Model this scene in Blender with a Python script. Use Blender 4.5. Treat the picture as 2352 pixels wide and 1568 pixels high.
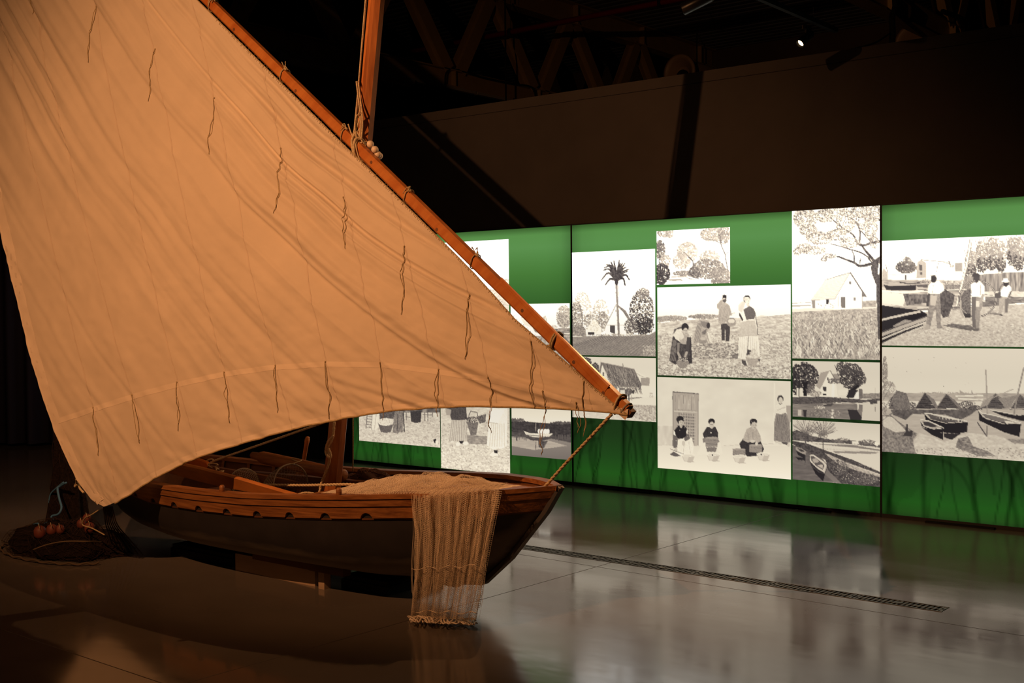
import bpy, bmesh, math, random
import numpy as np
from mathutils import Matrix, Vector

for _o in list(bpy.data.objects):
    bpy.data.objects.remove(_o, do_unlink=True)
SC = bpy.context.scene
COL = SC.collection
rnd = random.Random(7)
nrng = np.random.RandomState(11)

# ------------------------------------------------------------------ camera
F0, YAW, PIT, ROL, D, CH = 2745.19, .677837, -.0249243, -.0083393, 8.8966, 1.6
CAM = np.array([0., 0., CH])
_F = np.array([-math.sin(YAW) * math.cos(PIT), math.cos(YAW) * math.cos(PIT), math.sin(PIT)])
_R = np.array([math.cos(YAW), math.sin(YAW), 0.])
_U = np.cross(_R, _F)
_c, _s = math.cos(ROL), math.sin(ROL)
cr, cu = _c * _R + _s * _U, -_s * _R + _c * _U
cam = bpy.data.cameras.new('camera')
cam.sensor_width = 36.0
cam.lens = F0 / 2352 * 36
cam.clip_start = .05
cam_o = bpy.data.objects.new('camera', cam)
COL.objects.link(cam_o)
cam_o.matrix_world = Matrix(((cr[0], cu[0], -_F[0], 0), (cr[1], cu[1], -_F[1], 0), (cr[2], cu[2], -_F[2], CH), (0, 0, 0, 1)))
SC.camera = cam_o

# ------------------------------------------------------------------ world, light, exposure
w = bpy.data.worlds.new('hall_air')
SC.world = w
w.use_nodes = True
w.node_tree.nodes['Background'].inputs[0].default_value = (.012, .011, .016, 1)
w.node_tree.nodes['Background'].inputs[1].default_value = 1.0
SC.view_settings.view_transform = 'Standard'
SC.view_settings.look = 'None'
SC.view_settings.gamma = 1
SC.view_settings.use_curve_mapping = False
SC.view_settings.exposure = 0.0

KEY_POS = (-4.66, .70, 3.90)
WARM = (1.0, .44, .175)
LAMP_B = (-3.90, 8.264, 3.559)
LAMP_B_AIM = (-5.15, 5.05, .75)


def spot(name, loc, target, power, cone, blend, color, radius=.03):
    l = bpy.data.lights.new(name, 'SPOT')
    l.energy = power
    l.spot_size = math.radians(cone)
    l.spot_blend = blend
    l.color = color
    l.shadow_soft_size = radius
    o = bpy.data.objects.new(name, l)
    COL.objects.link(o)
    o.location = loc
    o.rotation_euler = (Vector(target) - Vector(loc)).to_track_quat('-Z', 'Y').to_euler()
    return o


KEY_AIM = (-5.45, 4.70, 2.05)
spot('track_lamp_light_offscreen', KEY_POS, KEY_AIM, 770, 100, .72, WARM, .018)
spot('glowing_track_lamp_light', np.array(LAMP_B) + np.array([-.008, -.022, -.019]), LAMP_B_AIM, 240, 84, .85, (1.0, .46, .18), .02)


# ------------------------------------------------------------------ pixel helpers (2352 x 1568 frame)
def ray(px, py):
    a = (px - 1176) / F0
    b = -(py - 784) / F0
    return _F + a * cr + b * cu


def onz(px, py, z):
    d = ray(px, py)
    return CAM + d * (z - CH) / d[2]


def ony(px, py, y):
    d = ray(px, py)
    return CAM + d * y / d[1]


def onx(px, py, x):
    d = ray(px, py)
    return CAM + d * x / d[0]


def onpl(px, py, p0, n):
    d = ray(px, py)
    return CAM + d * np.dot(p0 - CAM, n) / np.dot(d, n)


def proj(P):
    P = np.asarray(P, float) - CAM
    dz = P @ _F
    return 1176 + (P @ cr) / dz * F0, 784 - (P @ cu) / dz * F0


# ------------------------------------------------------------------ materials
def lin(r, g, b):
    f = lambda v: (v / 255 / 12.92) if v / 255 <= .04045 else ((v / 255 + .055) / 1.055) ** 2.4
    return (f(r), f(g), f(b))


def mat(name, col, rough=.6, metal=0., spec=.5, var=0., vscale=8., bump=0., bscale=60., mapscale=(1, 1, 1), maprot=(0, 0, 0), col2=None, detail=4., coat=0.):
    m = bpy.data.materials.new(name)
    m.use_nodes = True
    nt = m.node_tree
    b = nt.nodes['Principled BSDF']
    b.inputs['Base Color'].default_value = (*col, 1)
    b.inputs['Roughness'].default_value = rough
    b.inputs['Metallic'].default_value = metal
    b.inputs['Specular IOR Level'].default_value = spec
    if coat:
        b.inputs['Coat Weight'].default_value = coat
        b.inputs['Coat Roughness'].default_value = .25
    if var or bump:
        tc = nt.nodes.new('ShaderNodeTexCoord')
        mp = nt.nodes.new('ShaderNodeMapping')
        rt = nt.nodes.new('ShaderNodeMapping')
        rt.inputs['Rotation'].default_value = maprot
        mp.inputs['Scale'].default_value = mapscale
        nt.links.new(tc.outputs['Object'], rt.inputs['Vector'])
        nt.links.new(rt.outputs[0], mp.inputs['Vector'])
    if var:
        n = nt.nodes.new('ShaderNodeTexNoise')
        n.inputs['Scale'].default_value = vscale
        n.inputs['Detail'].default_value = detail
        n.inputs['Roughness'].default_value = .6
        r = nt.nodes.new('ShaderNodeValToRGB')
        c2 = col2 or tuple(max(0, c * (1 - var)) for c in col)
        c1 = col if col2 else tuple(min(1, c * (1 + var)) for c in col)
        r.color_ramp.elements[0].position = .3
        r.color_ramp.elements[1].position = .72
        r.color_ramp.elements[0].color = (*c2, 1)
        r.color_ramp.elements[1].color = (*c1, 1)
        nt.links.new(mp.outputs[0], n.inputs['Vector'])
        nt.links.new(n.outputs['Fac'], r.inputs['Fac'])
        nt.links.new(r.outputs['Color'], b.inputs['Base Color'])
    if bump:
        n2 = nt.nodes.new('ShaderNodeTexNoise')
        n2.inputs['Scale'].default_value = bscale
        n2.inputs['Detail'].default_value = 4
        bp = nt.nodes.new('ShaderNodeBump')
        bp.inputs['Strength'].default_value = bump
        bp.inputs['Distance'].default_value = .01
        nt.links.new(mp.outputs[0], n2.inputs['Vector'])
        nt.links.new(n2.outputs['Fac'], bp.inputs['Height'])
        nt.links.new(bp.outputs[0], b.inputs['Normal'])
    return m


def emat(name, col, strength=1.0):
    m = bpy.data.materials.new(name)
    m.use_nodes = True
    nt = m.node_tree
    nt.nodes.remove(nt.nodes['Principled BSDF'])
    e = nt.nodes.new('ShaderNodeEmission')
    e.inputs[0].default_value = (*col, 1)
    e.inputs[1].default_value = strength
    nt.links.new(e.outputs[0], nt.nodes['Material Output'].inputs[0])
    return m


def print_mat():
    """backlit print: light comes through the printed fabric, plus the fabric's own faint sheen"""
    m = emat('backlit_print', (1, 1, 1))
    nt = m.node_tree
    a = nt.nodes.new('ShaderNodeAttribute')
    a.attribute_name = 'print'
    e = [n for n in nt.nodes if n.type == 'EMISSION'][0]
    nt.links.new(a.outputs['Color'], e.inputs[0])
    m.cycles.emission_sampling = 'NONE'
    return m


YANG = math.atan2(3.59 - 1.115, 6.35 - 3.15)
MT = {}
MT['wall'] = mat('black_wall_paint', (.052, .045, .042), .75, var=.15, vscale=1.5, spec=.3)
MT['grey_panel'] = mat('dark_grey_panel', (.035, .034, .042), .7, var=.1, spec=.3)
MT['black'] = mat('matt_black', (.008, .008, .009), .8, spec=.2)
MT['black_metal'] = mat('black_metal', (.012, .012, .013), .35, spec=.5)
MT['hall'] = mat('hall_wall_paint', (.09, .065, .05), .8, var=.2, vscale=.7)
MT['truss'] = mat('cream_truss_paint', (.36, .26, .13), .45, var=.1, vscale=3)
MT['deck'] = mat('steel_roof_deck', (.15, .19, .27), .40, metal=.3, var=.25, vscale=1.2)
MT['red'] = mat('red_pipe_paint', (.17, .008, .006), .35)
MT['white_fix'] = mat('white_enamel', (.32, .31, .28), .4)
MT['steel'] = mat('worn_steel', (.10, .085, .055), .45, metal=.8, var=.5, vscale=30)
MT['concrete_pit'] = mat('drain_pit', (.02, .018, .015), .9)
MT['joint'] = mat('joint_filler', (.05, .042, .035), .6)
MT['curtain'] = mat('navy_curtain', (.05, .05, .10), .9, spec=.1)
MT['sail'] = mat('cotton_sailcloth', (.76, .66, .53), .95, spec=.08, var=.05, vscale=3, bump=.05, bscale=300)
MT['seam'] = mat('sail_seam_cloth', (.60, .50, .395), .95, spec=.08)
MT['band'] = mat('sail_band_cloth', (.71, .605, .48), .95, spec=.08)
MT['rope_thin'] = mat('tan_cord', (.42, .33, .19), .9, spec=.1, var=.25, vscale=90)
MT['rope'] = mat('hemp_rope', (.56, .44, .27), .9, spec=.1, var=.3, vscale=120)
MT['yard'] = mat('varnished_pine', (.56, .22, .055), .38, var=.3, vscale=14, mapscale=(.12, 1, 1), maprot=(0, YANG, 0), col2=(.38, .105, .02), detail=6, coat=.2)
MT['mast'] = mat('varnished_mast_pine', (.46, .17, .048), .35, var=.3, vscale=22, mapscale=(1, 1, .1), col2=(.20, .06, .018), detail=6, coat=.25)
MT['boatwood'] = mat('oiled_boat_wood', (.43, .18, .055), .5, var=.4, vscale=24, mapscale=(.12, 1, 2.2), col2=(.15, .05, .015), detail=8, bump=.25, bscale=30)
MT['boatwood_dark'] = mat('aged_boat_wood', (.20, .08, .032), .6, var=.4, vscale=12, mapscale=(.15, 1, 1), col2=(.08, .03, .014), detail=6)
MT['oar'] = mat('orange_oar_wood', (.52, .19, .045), .5, var=.25, vscale=14, mapscale=(.2, 1, 1), detail=6)
MT['lightwood'] = mat('raw_pine', (.46, .33, .22), .7, var=.15, vscale=14, mapscale=(.15, 1, 1), detail=6)
MT['net'] = mat('cream_net_twine', (.90, .78, .62), .9, spec=.1)
MT['net_grey'] = mat('grey_net_twine', (.30, .26, .21), .9, spec=.1)
MT['net_dark'] = mat('tarred_net_twine', (.035, .022, .018), .9, spec=.1)
MT['net_heap'] = mat('tarred_net_heap', (.013, .009, .008), .95, spec=.05, var=.5, vscale=60, bump=.6, bscale=90)
MT['float'] = mat('faded_red_float', (.13, .032, .02), .6, var=.3, vscale=20)
MT['blue'] = mat('blue_rope', (.05, .16, .32), .7)
MT['bead'] = mat('pale_wood_bead', (.72, .60, .46), .55, var=.08, vscale=20)
MT['print'] = print_mat()
MT['bulb'] = emat('lamp_bulb_glow', (1.0, .62, .28), 30)
MT['frame'] = mat('lightbox_frame', (.006, .006, .006), .6)


def sail_translucent():
    m = MT['sail']
    nt = m.node_tree
    out = nt.nodes['Material Output']
    b = nt.nodes['Principled BSDF']
    tr_ = nt.nodes.new('ShaderNodeBsdfTranslucent')
    tr_.inputs[0].default_value = (.76, .62, .46, 1)
    mx = nt.nodes.new('ShaderNodeMixShader')
    mx.inputs[0].default_value = .22
    nt.links.new(b.outputs[0], mx.inputs[1])
    nt.links.new(tr_.outputs[0], mx.inputs[2])
    nt.links.new(mx.outputs[0], out.inputs[0])


sail_translucent()


def hull_mat():
    m = mat('hull_dark_paint', (.030, .027, .030), .55, var=.2, vscale=5)
    nt = m.node_tree
    b = nt.nodes['Principled BSDF']
    src = b.inputs['Base Color'].links[0].from_socket
    tc = nt.nodes.new('ShaderNodeTexCoord')
    at = nt.nodes.new('ShaderNodeAttribute')
    at.attribute_name = 'girth'
    n = nt.nodes.new('ShaderNodeTexNoise')
    n.inputs['Scale'].default_value = 6
    n.inputs['Detail'].default_value = 5
    mp = nt.nodes.new('ShaderNodeMapping')
    mp.inputs['Scale'].default_value = (.4, 1, 2)
    nt.links.new(tc.outputs['Object'], mp.inputs[0])
    nt.links.new(mp.outputs[0], n.inputs['Vector'])
    ma = nt.nodes.new('ShaderNodeMath')
    ma.operation = 'MULTIPLY_ADD'
    ma.inputs[1].default_value = .35
    nt.links.new(n.outputs['Fac'], ma.inputs[0])
    nt.links.new(at.outputs['Fac'], ma.inputs[2])
    r = nt.nodes.new('ShaderNodeValToRGB')
    els = r.color_ramp.elements
    els[0].position = .20
    els[0].color = (.1, .1, .1, 1)
    els[1].position = .54
    els[1].color = (0, 0, 0, 1)
    e = els.new(.29)
    e.color = (1, 1, 1, 1)
    e = els.new(.42)
    e.color = (.8, .8, .8, 1)
    nt.links.new(ma.outputs[0], r.inputs[0])
    mx = nt.nodes.new('ShaderNodeMix')
    mx.data_type = 'RGBA'
    mx.inputs[7].default_value = (.17, .145, .12, 1)
    nt.links.new(r.outputs[0], mx.inputs[0])
    nt.links.new(src, mx.inputs[6])
    nt.links.new(mx.outputs[2], b.inputs['Base Color'])
    return m


MT['hull'] = hull_mat()


def floor_mat():
    m = bpy.data.materials.new('polished_concrete')
    m.use_nodes = True
    nt = m.node_tree
    b = nt.nodes['Principled BSDF']
    tc = nt.nodes.new('ShaderNodeTexCoord')

    def noise(scale, det, sc=(1, 1, 1), rot=0):
        mp = nt.nodes.new('ShaderNodeMapping')
        mp.inputs['Scale'].default_value = sc
        mp.inputs['Rotation'].default_value = (0, 0, rot)
        n = nt.nodes.new('ShaderNodeTexNoise')
        n.inputs['Scale'].default_value = scale
        n.inputs['Detail'].default_value = det
        nt.links.new(tc.outputs['Object'], mp.inputs[0])
        nt.links.new(mp.outputs[0], n.inputs['Vector'])
        return n

    def ramp(n, p0, c0, p1, c1):
        r = nt.nodes.new('ShaderNodeValToRGB')
        r.color_ramp.elements[0].position = p0
        r.color_ramp.elements[1].position = p1
        r.color_ramp.elements[0].color = (*c0, 1)
        r.color_ramp.elements[1].color = (*c1, 1)
        nt.links.new(n.outputs['Fac'], r.inputs[0])
        return r

    n1 = noise(.9, 7)
    n2 = noise(1.6, 6, (.5, 1.4, 1), .65)
    r1 = ramp(n1, .3, (.12, .105, .09), .7, (.18, .158, .135))
    nt.links.new(r1.outputs[0], b.inputs['Base Color'])
    r2 = ramp(n2, .35, (.08,) * 3, .68, (.20,) * 3)
    nt.links.new(r2.outputs[0], b.inputs['Roughness'])
    n3 = noise(2.2, 3, (.6, 1.2, 1), .65)
    bp = nt.nodes.new('ShaderNodeBump')
    bp.inputs['Strength'].default_value = .16
    bp.inputs['Distance'].default_value = .012
    nt.links.new(n3.outputs['Fac'], bp.inputs['Height'])
    nt.links.new(bp.outputs[0], b.inputs['Normal'])
    b.inputs['IOR'].default_value = 1.52
    return m


MT['floor'] = floor_mat()


# ------------------------------------------------------------------ object helpers
def mesh(name, V, Fc, smooth=False):
    me = bpy.data.meshes.new(name)
    V = np.asarray(V, np.float32)
    if isinstance(Fc, np.ndarray):
        k = Fc.shape[1]
        me.vertices.add(len(V))
        me.vertices.foreach_set('co', V.ravel())
        me.loops.add(Fc.size)
        me.loops.foreach_set('vertex_index', Fc.ravel().astype(np.int32))
        me.polygons.add(len(Fc))
        me.polygons.foreach_set('loop_start', np.arange(0, Fc.size, k, dtype=np.int32))
        me.polygons.foreach_set('loop_total', np.full(len(Fc), k, np.int32))
        me.update(calc_edges=True)
    else:
        me.from_pydata([tuple(map(float, v)) for v in V], [], Fc)
        me.update()
    if smooth:
        me.polygons.foreach_set('use_smooth', np.ones(len(me.polygons), bool))
    return me


def link(o, parent=None):
    COL.objects.link(o)
    if parent is not None:
        o.parent = parent
        inv = Matrix.Translation(Vector(parent['_l'])).inverted() if '_l' in parent else Matrix()
        o.matrix_parent_inverse = inv
    return o


def obj(name, me, m, parent=None, label=None, cat=None, group=None, kind=None):
    o = bpy.data.objects.new(name, me)
    if m is not None:
        me.materials.append(MT[m] if isinstance(m, str) else m)
    link(o, parent)
    if label:
        o['label'] = label
    if cat:
        o['category'] = cat
    if group:
        o['group'] = group
    if kind:
        o['kind'] = kind
    return o


def thing(name, label, cat, loc, group=None):
    o = bpy.data.objects.new(name, None)
    o.empty_display_size = .1
    o.location = [float(v) for v in loc]
    o['_l'] = [float(v) for v in loc]
    COL.objects.link(o)
    o['label'] = label
    o['category'] = cat
    if group:
        o['group'] = group
    return o


class G:
    """collects simple solids into one mesh"""

    def __init__(s):
        s.V, s.F = [], []

    def add(s, V, Fc):
        k = len(s.V)
        s.V += [tuple(map(float, v)) for v in V]
        s.F += [tuple(i + k for i in f) for f in Fc]
        return s

    def box(s, x0, x1, y0, y1, z0, z1):
        V = [(x, y, z) for z in (z0, z1) for y in (y0, y1) for x in (x0, x1)]
        return s.add(V, [(0, 2, 3, 1), (4, 5, 7, 6), (0, 1, 5, 4), (2, 6, 7, 3), (0, 4, 6, 2), (1, 3, 7, 5)])

    def beam(s, a, b, wd, ht, up=(0, 0, 1), wd2=None, ht2=None):
        a, b = np.array(a, float), np.array(b, float)
        d = (b - a) / np.linalg.norm(b - a)
        sd = np.cross(d, np.array(up, float))
        sd /= np.linalg.norm(sd)
        u = np.cross(sd, d)
        V = []
        for p, ww, hh in ((a, wd, ht), (b, wd2 or wd, ht2 or ht)):
            for i, j in ((-1, -1), (1, -1), (1, 1), (-1, 1)):
                V.append(p + sd * ww / 2 * i + u * hh / 2 * j)
        return s.add(V, [(0, 1, 2, 3)[::-1], (4, 5, 6, 7), (0, 1, 5, 4), (1, 2, 6, 5), (2, 3, 7, 6), (3, 0, 4, 7)])

    def tube(s, pts, r, n=6, closed=False):
        V, Fc = tube(pts, r, n, closed)
        return s.add(V, Fc)

    def lathe(s, a, b, prof, n=16):
        """prof: list of (t along a-b in metres from a, radius)"""
        a, b = np.array(a, float), np.array(b, float)
        d = (b - a) / np.linalg.norm(b - a)
        h = np.array([0, 0, 1.]) if abs(d[2]) < .9 else np.array([1., 0, 0])
        e1 = np.cross(d, h)
        e1 /= np.linalg.norm(e1)
        e2 = np.cross(d, e1)
        V, Fc = [], []
        for t, r in prof:
            for i in range(n):
                q = 2 * math.pi * i / n
                V.append(a + d * t + (e1 * math.cos(q) + e2 * math.sin(q)) * max(r, 1e-4))
        for k in range(len(prof) - 1):
            for i in range(n):
                j = (i + 1) % n
                Fc.append((k * n + i, k * n + j, (k + 1) * n + j, (k + 1) * n + i))
        Fc.append(tuple(range(n))[::-1])
        Fc.append(tuple((len(prof) - 1) * n + i for i in range(n)))
        return s.add(V, Fc)

    def build(s, name, m, parent=None, smooth=False, **k):
        return obj(name, mesh(name, s.V, s.F, smooth), m, parent, **k)


def tube(pts, r, n=6, closed=False):
    P = np.asarray(pts, float)
    N = len(P)
    r = np.full(N, r) if np.isscalar(r) else np.asarray(r, float)
    T = np.gradient(P, axis=0) if not closed else (np.roll(P, -1, 0) - np.roll(P, 1, 0))
    T /= np.maximum(np.linalg.norm(T, axis=1), 1e-9)[:, None]
    h = np.array([0, 0, 1.]) if abs(T[0][2]) < .9 else np.array([1., 0, 0])
    e = np.cross(T[0], h)
    e /= np.linalg.norm(e)
    V = []
    for i in range(N):
        e = e - T[i] * np.dot(e, T[i])
        e /= max(np.linalg.norm(e), 1e-9)
        f = np.cross(T[i], e)
        for k in range(n):
            q = 2 * math.pi * k / n
            V.append(P[i] + r[i] * (e * math.cos(q) + f * math.sin(q)))
    Fc = []
    for i in range(N if closed else N - 1):
        j = (i + 1) % N
        for k in range(n):
            l = (k + 1) % n
            Fc.append((i * n + k, i * n + l, j * n + l, j * n + k))
    if not closed:
        Fc.append(tuple(range(n))[::-1])
        Fc.append(tuple((N - 1) * n + k for k in range(n)))
    return V, Fc


def spline(pts, n=8):
    """Catmull-Rom through pts"""
    P = np.asarray(pts, float)
    Q = np.vstack([2 * P[0] - P[1], P, 2 * P[-1] - P[-2]])
    out = []
    for i in range(1, len(Q) - 2):
        for k in range(n):
            t = k / n
            a, b, c, d = Q[i - 1], Q[i], Q[i + 1], Q[i + 2]
            out.append(.5 * ((2 * b) + (c - a) * t + (2 * a - 5 * b + 4 * c - d) * t * t + (3 * b - a - 3 * c + d) * t ** 3))
    out.append(P[-1])
    return np.array(out)


def strands(A, B, r):
    """many thin 3-sided strands between the point arrays A and B"""
    A, B = np.asarray(A, float), np.asarray(B, float)
    d = B - A
    L = np.linalg.norm(d, axis=1)
    ok = L > 1e-6
    A, B, d = A[ok], B[ok], d[ok] / L[ok][:, None]
    h = np.where(np.abs(d[:, 2:3]) < .9, np.array([[0, 0, 1.]]), np.array([[1., 0, 0]]))
    e = np.cross(d, h)
    e /= np.linalg.norm(e, axis=1)[:, None]
    f = np.cross(d, e)
    rr = r if np.isscalar(r) else np.asarray(r)[ok][:, None]
    V = np.empty((len(A), 6, 3))
    for k in range(3):
        q = 2 * math.pi * k / 3
        o = (e * math.cos(q) + f * math.sin(q)) * rr
        V[:, k] = A + o
        V[:, 3 + k] = B + o
    base = (np.arange(len(A)) * 6)[:, None, None]
    Q = np.array([[0, 1, 4, 3], [1, 2, 5, 4], [2, 0, 3, 5]])[None] + base
    return V.reshape(-1, 3), Q.reshape(-1, 4)


def join_np(parts):
    V, Fc, k = [], [], 0
    for v, f in parts:
        V.append(v)
        Fc.append(f + k)
        k += len(v)
    return np.vstack(V), np.vstack(Fc)


def grid_faces(nu, nv):
    i = np.arange(nu - 1)[:, None] * nv + np.arange(nv - 1)[None]
    i = i.ravel()
    return np.stack([i, i + 1, i + nv + 1, i + nv], 1)


def diamond(S, r):
    """netting: diamond strands over a (nu, nv, 3) surface"""
    a = S[:-1, :-1].reshape(-1, 3)
    b = S[1:, 1:].reshape(-1, 3)
    c = S[1:, :-1].reshape(-1, 3)
    d = S[:-1, 1:].reshape(-1, 3)
    m = ((np.add.outer(np.arange(S.shape[0] - 1), np.arange(S.shape[1] - 1)) % 2) == 0).ravel()
    A = np.vstack([a[m], c[~m]])
    B = np.vstack([b[m], d[~m]])
    return strands(A, B, r)


def vnoise(x, seed=0, n=512):
    """smooth 1-D value noise"""
    R = np.random.RandomState(seed).rand(n) * 2 - 1
    i = np.floor(x).astype(int)
    t = x - i
    t = t * t * (3 - 2 * t)
    return R[i % n] * (1 - t) + R[(i + 1) % n] * t


def vnoise2(x, y, seed=0, n=64):
    R = np.random.RandomState(seed).rand(n, n) * 2 - 1
    i, j = np.floor(x).astype(int), np.floor(y).astype(int)
    t, u = x - i, y - j
    t, u = t * t * (3 - 2 * t), u * u * (3 - 2 * u)
    return (R[i % n, j % n] * (1 - t) + R[(i + 1) % n, j % n] * t) * (1 - u) + (R[i % n, (j + 1) % n] * (1 - t) + R[(i + 1) % n, (j + 1) % n] * t) * u

# ================================================================== the setting
HX0, HX1, HY0, HY1, HZ = -32., 8., -9., 28., 8.42
DX0, DX1, DY0, DY1 = -9.2, -2.17, 6.285, 6.405
fl = []
xs = [HX0, DX0, DX1, HX1]
ys = [HY0, DY0, DY1, HY1]
FV = [(x, y, 0) for y in ys for x in xs]
FF = []
for j in range(3):
    for i in range(3):
        if (i, j) != (1, 1):
            k = j * 4 + i
            FF.append((k, k + 1, k + 5, k + 4))
floor = obj('floor', mesh('floor', FV, FF), 'floor', kind='structure', label='polished grey concrete floor with glossy reflections')


def struct(name, g, m, label=None):
    return g.build(name, m, kind='structure', label=label)


# saw cuts in the slab: thin filled strips
for (a, b) in (((-4.31, 4.2), (-4.20, 8.86)), ((-4.31, 4.2), (-4.50, -2.0)), ((-9.3, 6.235), (-1.0, 6.05)), ((-1.1, -2), (-.55, 8.86)), ((-9., 3.15), (0.5, 2.95)), ((-7.9, -2), (-7.65, 8.8))):
    d = np.array(b) - np.array(a)
    n = np.array([-d[1], d[0]]) / np.linalg.norm(d) * .0028
    V = [(*(np.array(a) + n), .0004), (*(np.array(a) - n), .0004), (*(np.array(b) - n), .0004), (*(np.array(b) + n), .0004)]
    V += [(x, y, -.01) for x, y, _ in V]
    obj('slab_joint', mesh('slab_joint', V, [(0, 1, 2, 3), (4, 7, 6, 5), (0, 4, 5, 1), (1, 5, 6, 2), (2, 6, 7, 3), (3, 7, 4, 0)]), 'joint', floor)

# roof: trapezoidal steel deck, ribs running along the exhibition wall
V, k = [], 0
y = HY0
prof = []
while y < HY1 + .3:
    prof += [(y, 0), (y + .16, 0), (y + .19, .075), (y + .27, .075)]
    y += .30
for yy, dz in prof:
    V += [(HX0, yy, HZ + dz), (HX1, yy, HZ + dz)]
Fq = [(2 * i, 2 * i + 1, 2 * i + 3, 2 * i + 2) for i in range(len(prof) - 1)]
obj('ceiling', mesh('ceiling', V, Fq), 'deck', kind='structure', label='dark corrugated steel roof deck')
struct('wall_back', G().box(HX0, HX1, HY1, HY1 + .3, 0, HZ + .1), 'hall', 'brown far hall wall above the partition')
struct('wall_left', G().box(HX0 - .3, HX0, HY0, HY1, 0, HZ + .1), 'hall')
struct('wall_right', G().box(HX1, HX1 + .3, HY0, HY1, 0, HZ + .1), 'wall')
struct('wall_front', G().box(HX0, HX1, HY0 - .3, HY0, 0, HZ + .1), 'wall')
# exhibition partition
LB = [-9.372, -6.446, -3.531, -.60]
LBZ = 2.397
part_top = 3.61
struct('wall_partition', G().box(-14., 7.4, D, D + .30, LBZ, part_top).box(-14., 7.4, D + .13, D + .30, 0, LBZ).box(LB[3], 7.4, D, D + .13, 0, LBZ), 'wall', 'tall black partition wall above the lit panels')
struct('trim_1', G().box(-14., 7.4, D - .004, D, 3.515, 3.519), 'black', 'fine joint line along the top of the black partition')
bx0 = -14.
for (a, b) in ((-14., -11.03), (-10.65, -9.90), (-9.74, -9.40)):
    G().box(a, b, D, D + .13, .0, LBZ).build('wall_panel', 'grey_panel' if b < -9.5 else 'black', kind='structure')

# floor drain
dr = thing('floor_drain', 'long rusty slotted steel drain channel set in the concrete floor', 'drain', ((DX0 + DX1) / 2, (DY0 + DY1) / 2, 0))
G().box(DX0, DX1, DY0, DY1, -.12, -.10).box(DX0, DX1, DY0 - .01, DY0, -.12, -.002).box(DX0, DX1, DY1, DY1 + .01, -.12, -.002).box(DX1, DX1 + .01, DY0, DY1, -.12, -.002).box(DX0 - .01, DX0, DY0, DY1, -.12, -.002).build('channel', 'concrete_pit', dr)
gr = G()
gr.box(DX0, DX1, DY0, DY0 + .009, -.03, .002).box(DX0, DX1, DY1 - .009, DY1, -.03, .002)
gr.build('edge_rail', 'steel', dr)
nsec = 14
sl = (DX1 - DX0) / nsec
for i in range(nsec):
    a = DX0 + i * sl
    g = G()
    g.box(a + .004, a + .018, DY0 + .009, DY1 - .009, -.02, .001).box(a + sl - .018, a + sl - .004, DY0 + .009, DY1 - .009, -.02, .001)
    g.box(a + .004, a + sl - .004, (DY0 + DY1) / 2 - .006, (DY0 + DY1) / 2 + .006, -.02, .001)
    nb = 17
    for k in range(nb):
        xx = a + .03 + (sl - .06) * k / (nb - 1)
        for y0, y1, s in ((DY0 + .009, (DY0 + DY1) / 2, .012), ((DY0 + DY1) / 2, DY1 - .009, .012)):
            g.beam((xx - s / 2, y0, -.0095), (xx + s / 2, y1, -.0095), .011, .02)
    gs = g.build('grate_section', 'steel', dr)
    G().lathe((a + sl / 2, (DY0 + DY1) / 2, -.02), (a + sl / 2, (DY0 + DY1) / 2, .003), [(0, .022), (.0225, .022), (.0235, .018)], 12).build('bolt_boss', 'steel', gs)

# ------------------------------------------------------------------ roof trusses
def ibeam(g, a, b, wd, ht, up=(0, 0, 1), tf=.022, tw=.03):
    a, b = np.array(a, float), np.array(b, float)
    d = (b - a) / np.linalg.norm(b - a)
    sd = np.cross(d, np.array(up, float))
    sd /= np.linalg.norm(sd)
    u = np.cross(sd, d)
    for s in (-1, 1):
        o = u * s * (ht / 2 - tf / 2)
        g.beam(a + o, b + o, wd, tf, up)
    g.beam(a, b, tw, ht - tf * 2, up)
    return g


def truss(x0, zb, label, y0=HY0 + .05, y1=HY1 - .05):
    t = thing('roof_truss', label, 'truss', (x0, HY0 + .1, zb + .17), 'roof trusses')
    zt0, zt1 = zb + 1.93, HZ - .005
    g = G()
    ibeam(g, (x0, y0, zb + .17), (x0, y1, zb + .17), .24, .34)
    lc = g.build('lower_chord', 'truss', t)
    g = G()
    ibeam(g, (x0, y0, (zt0 + zt1) / 2), (x0, y1, (zt0 + zt1) / 2), .30, zt1 - zt0, tf=.03)
    uc = g.build('upper_chord', 'truss', t)
    yb = 17.65 - 2.72 * 9
    while yb < y1:
        for s in (-1, 1):
            p0 = (x0, yb + s * .17, zb + .33)
            p1 = (x0, yb - .12 + s * 1.26, zt0 + .01)
            if y0 + .1 < min(p0[1], p1[1]) and max(p0[1], p1[1]) < y1 - .1:
                g = G()
                ibeam(g, p0, p1, .26, .24, (1, 0, 0), tf=.022, tw=.022)
                g.build('diagonal', 'truss', t)
        if y0 + .2 < yb < y1 - .2:
            G().box(x0 - .118, x0 + .118, yb - .012, yb + .012, zb + .02, zb + .32).build('stiffener_plate', 'truss', lc)
        if y0 + .2 < yb + 1.36 < y1 - .2:
            G().box(x0 - .145, x0 + .145, yb + 1.35, yb + 1.374, zt0 + .03, zt1 - .03).build('stiffener_plate', 'truss', uc)
        yb += 2.72
    return t


TX1, TX2 = -15.68, -6.92
truss(TX1, 6.0, 'cream painted steel roof truss with a fluorescent fitting slung beneath it')
truss(TX2, 6.0, 'cream painted steel roof truss nearest the hanging track lamp')

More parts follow.
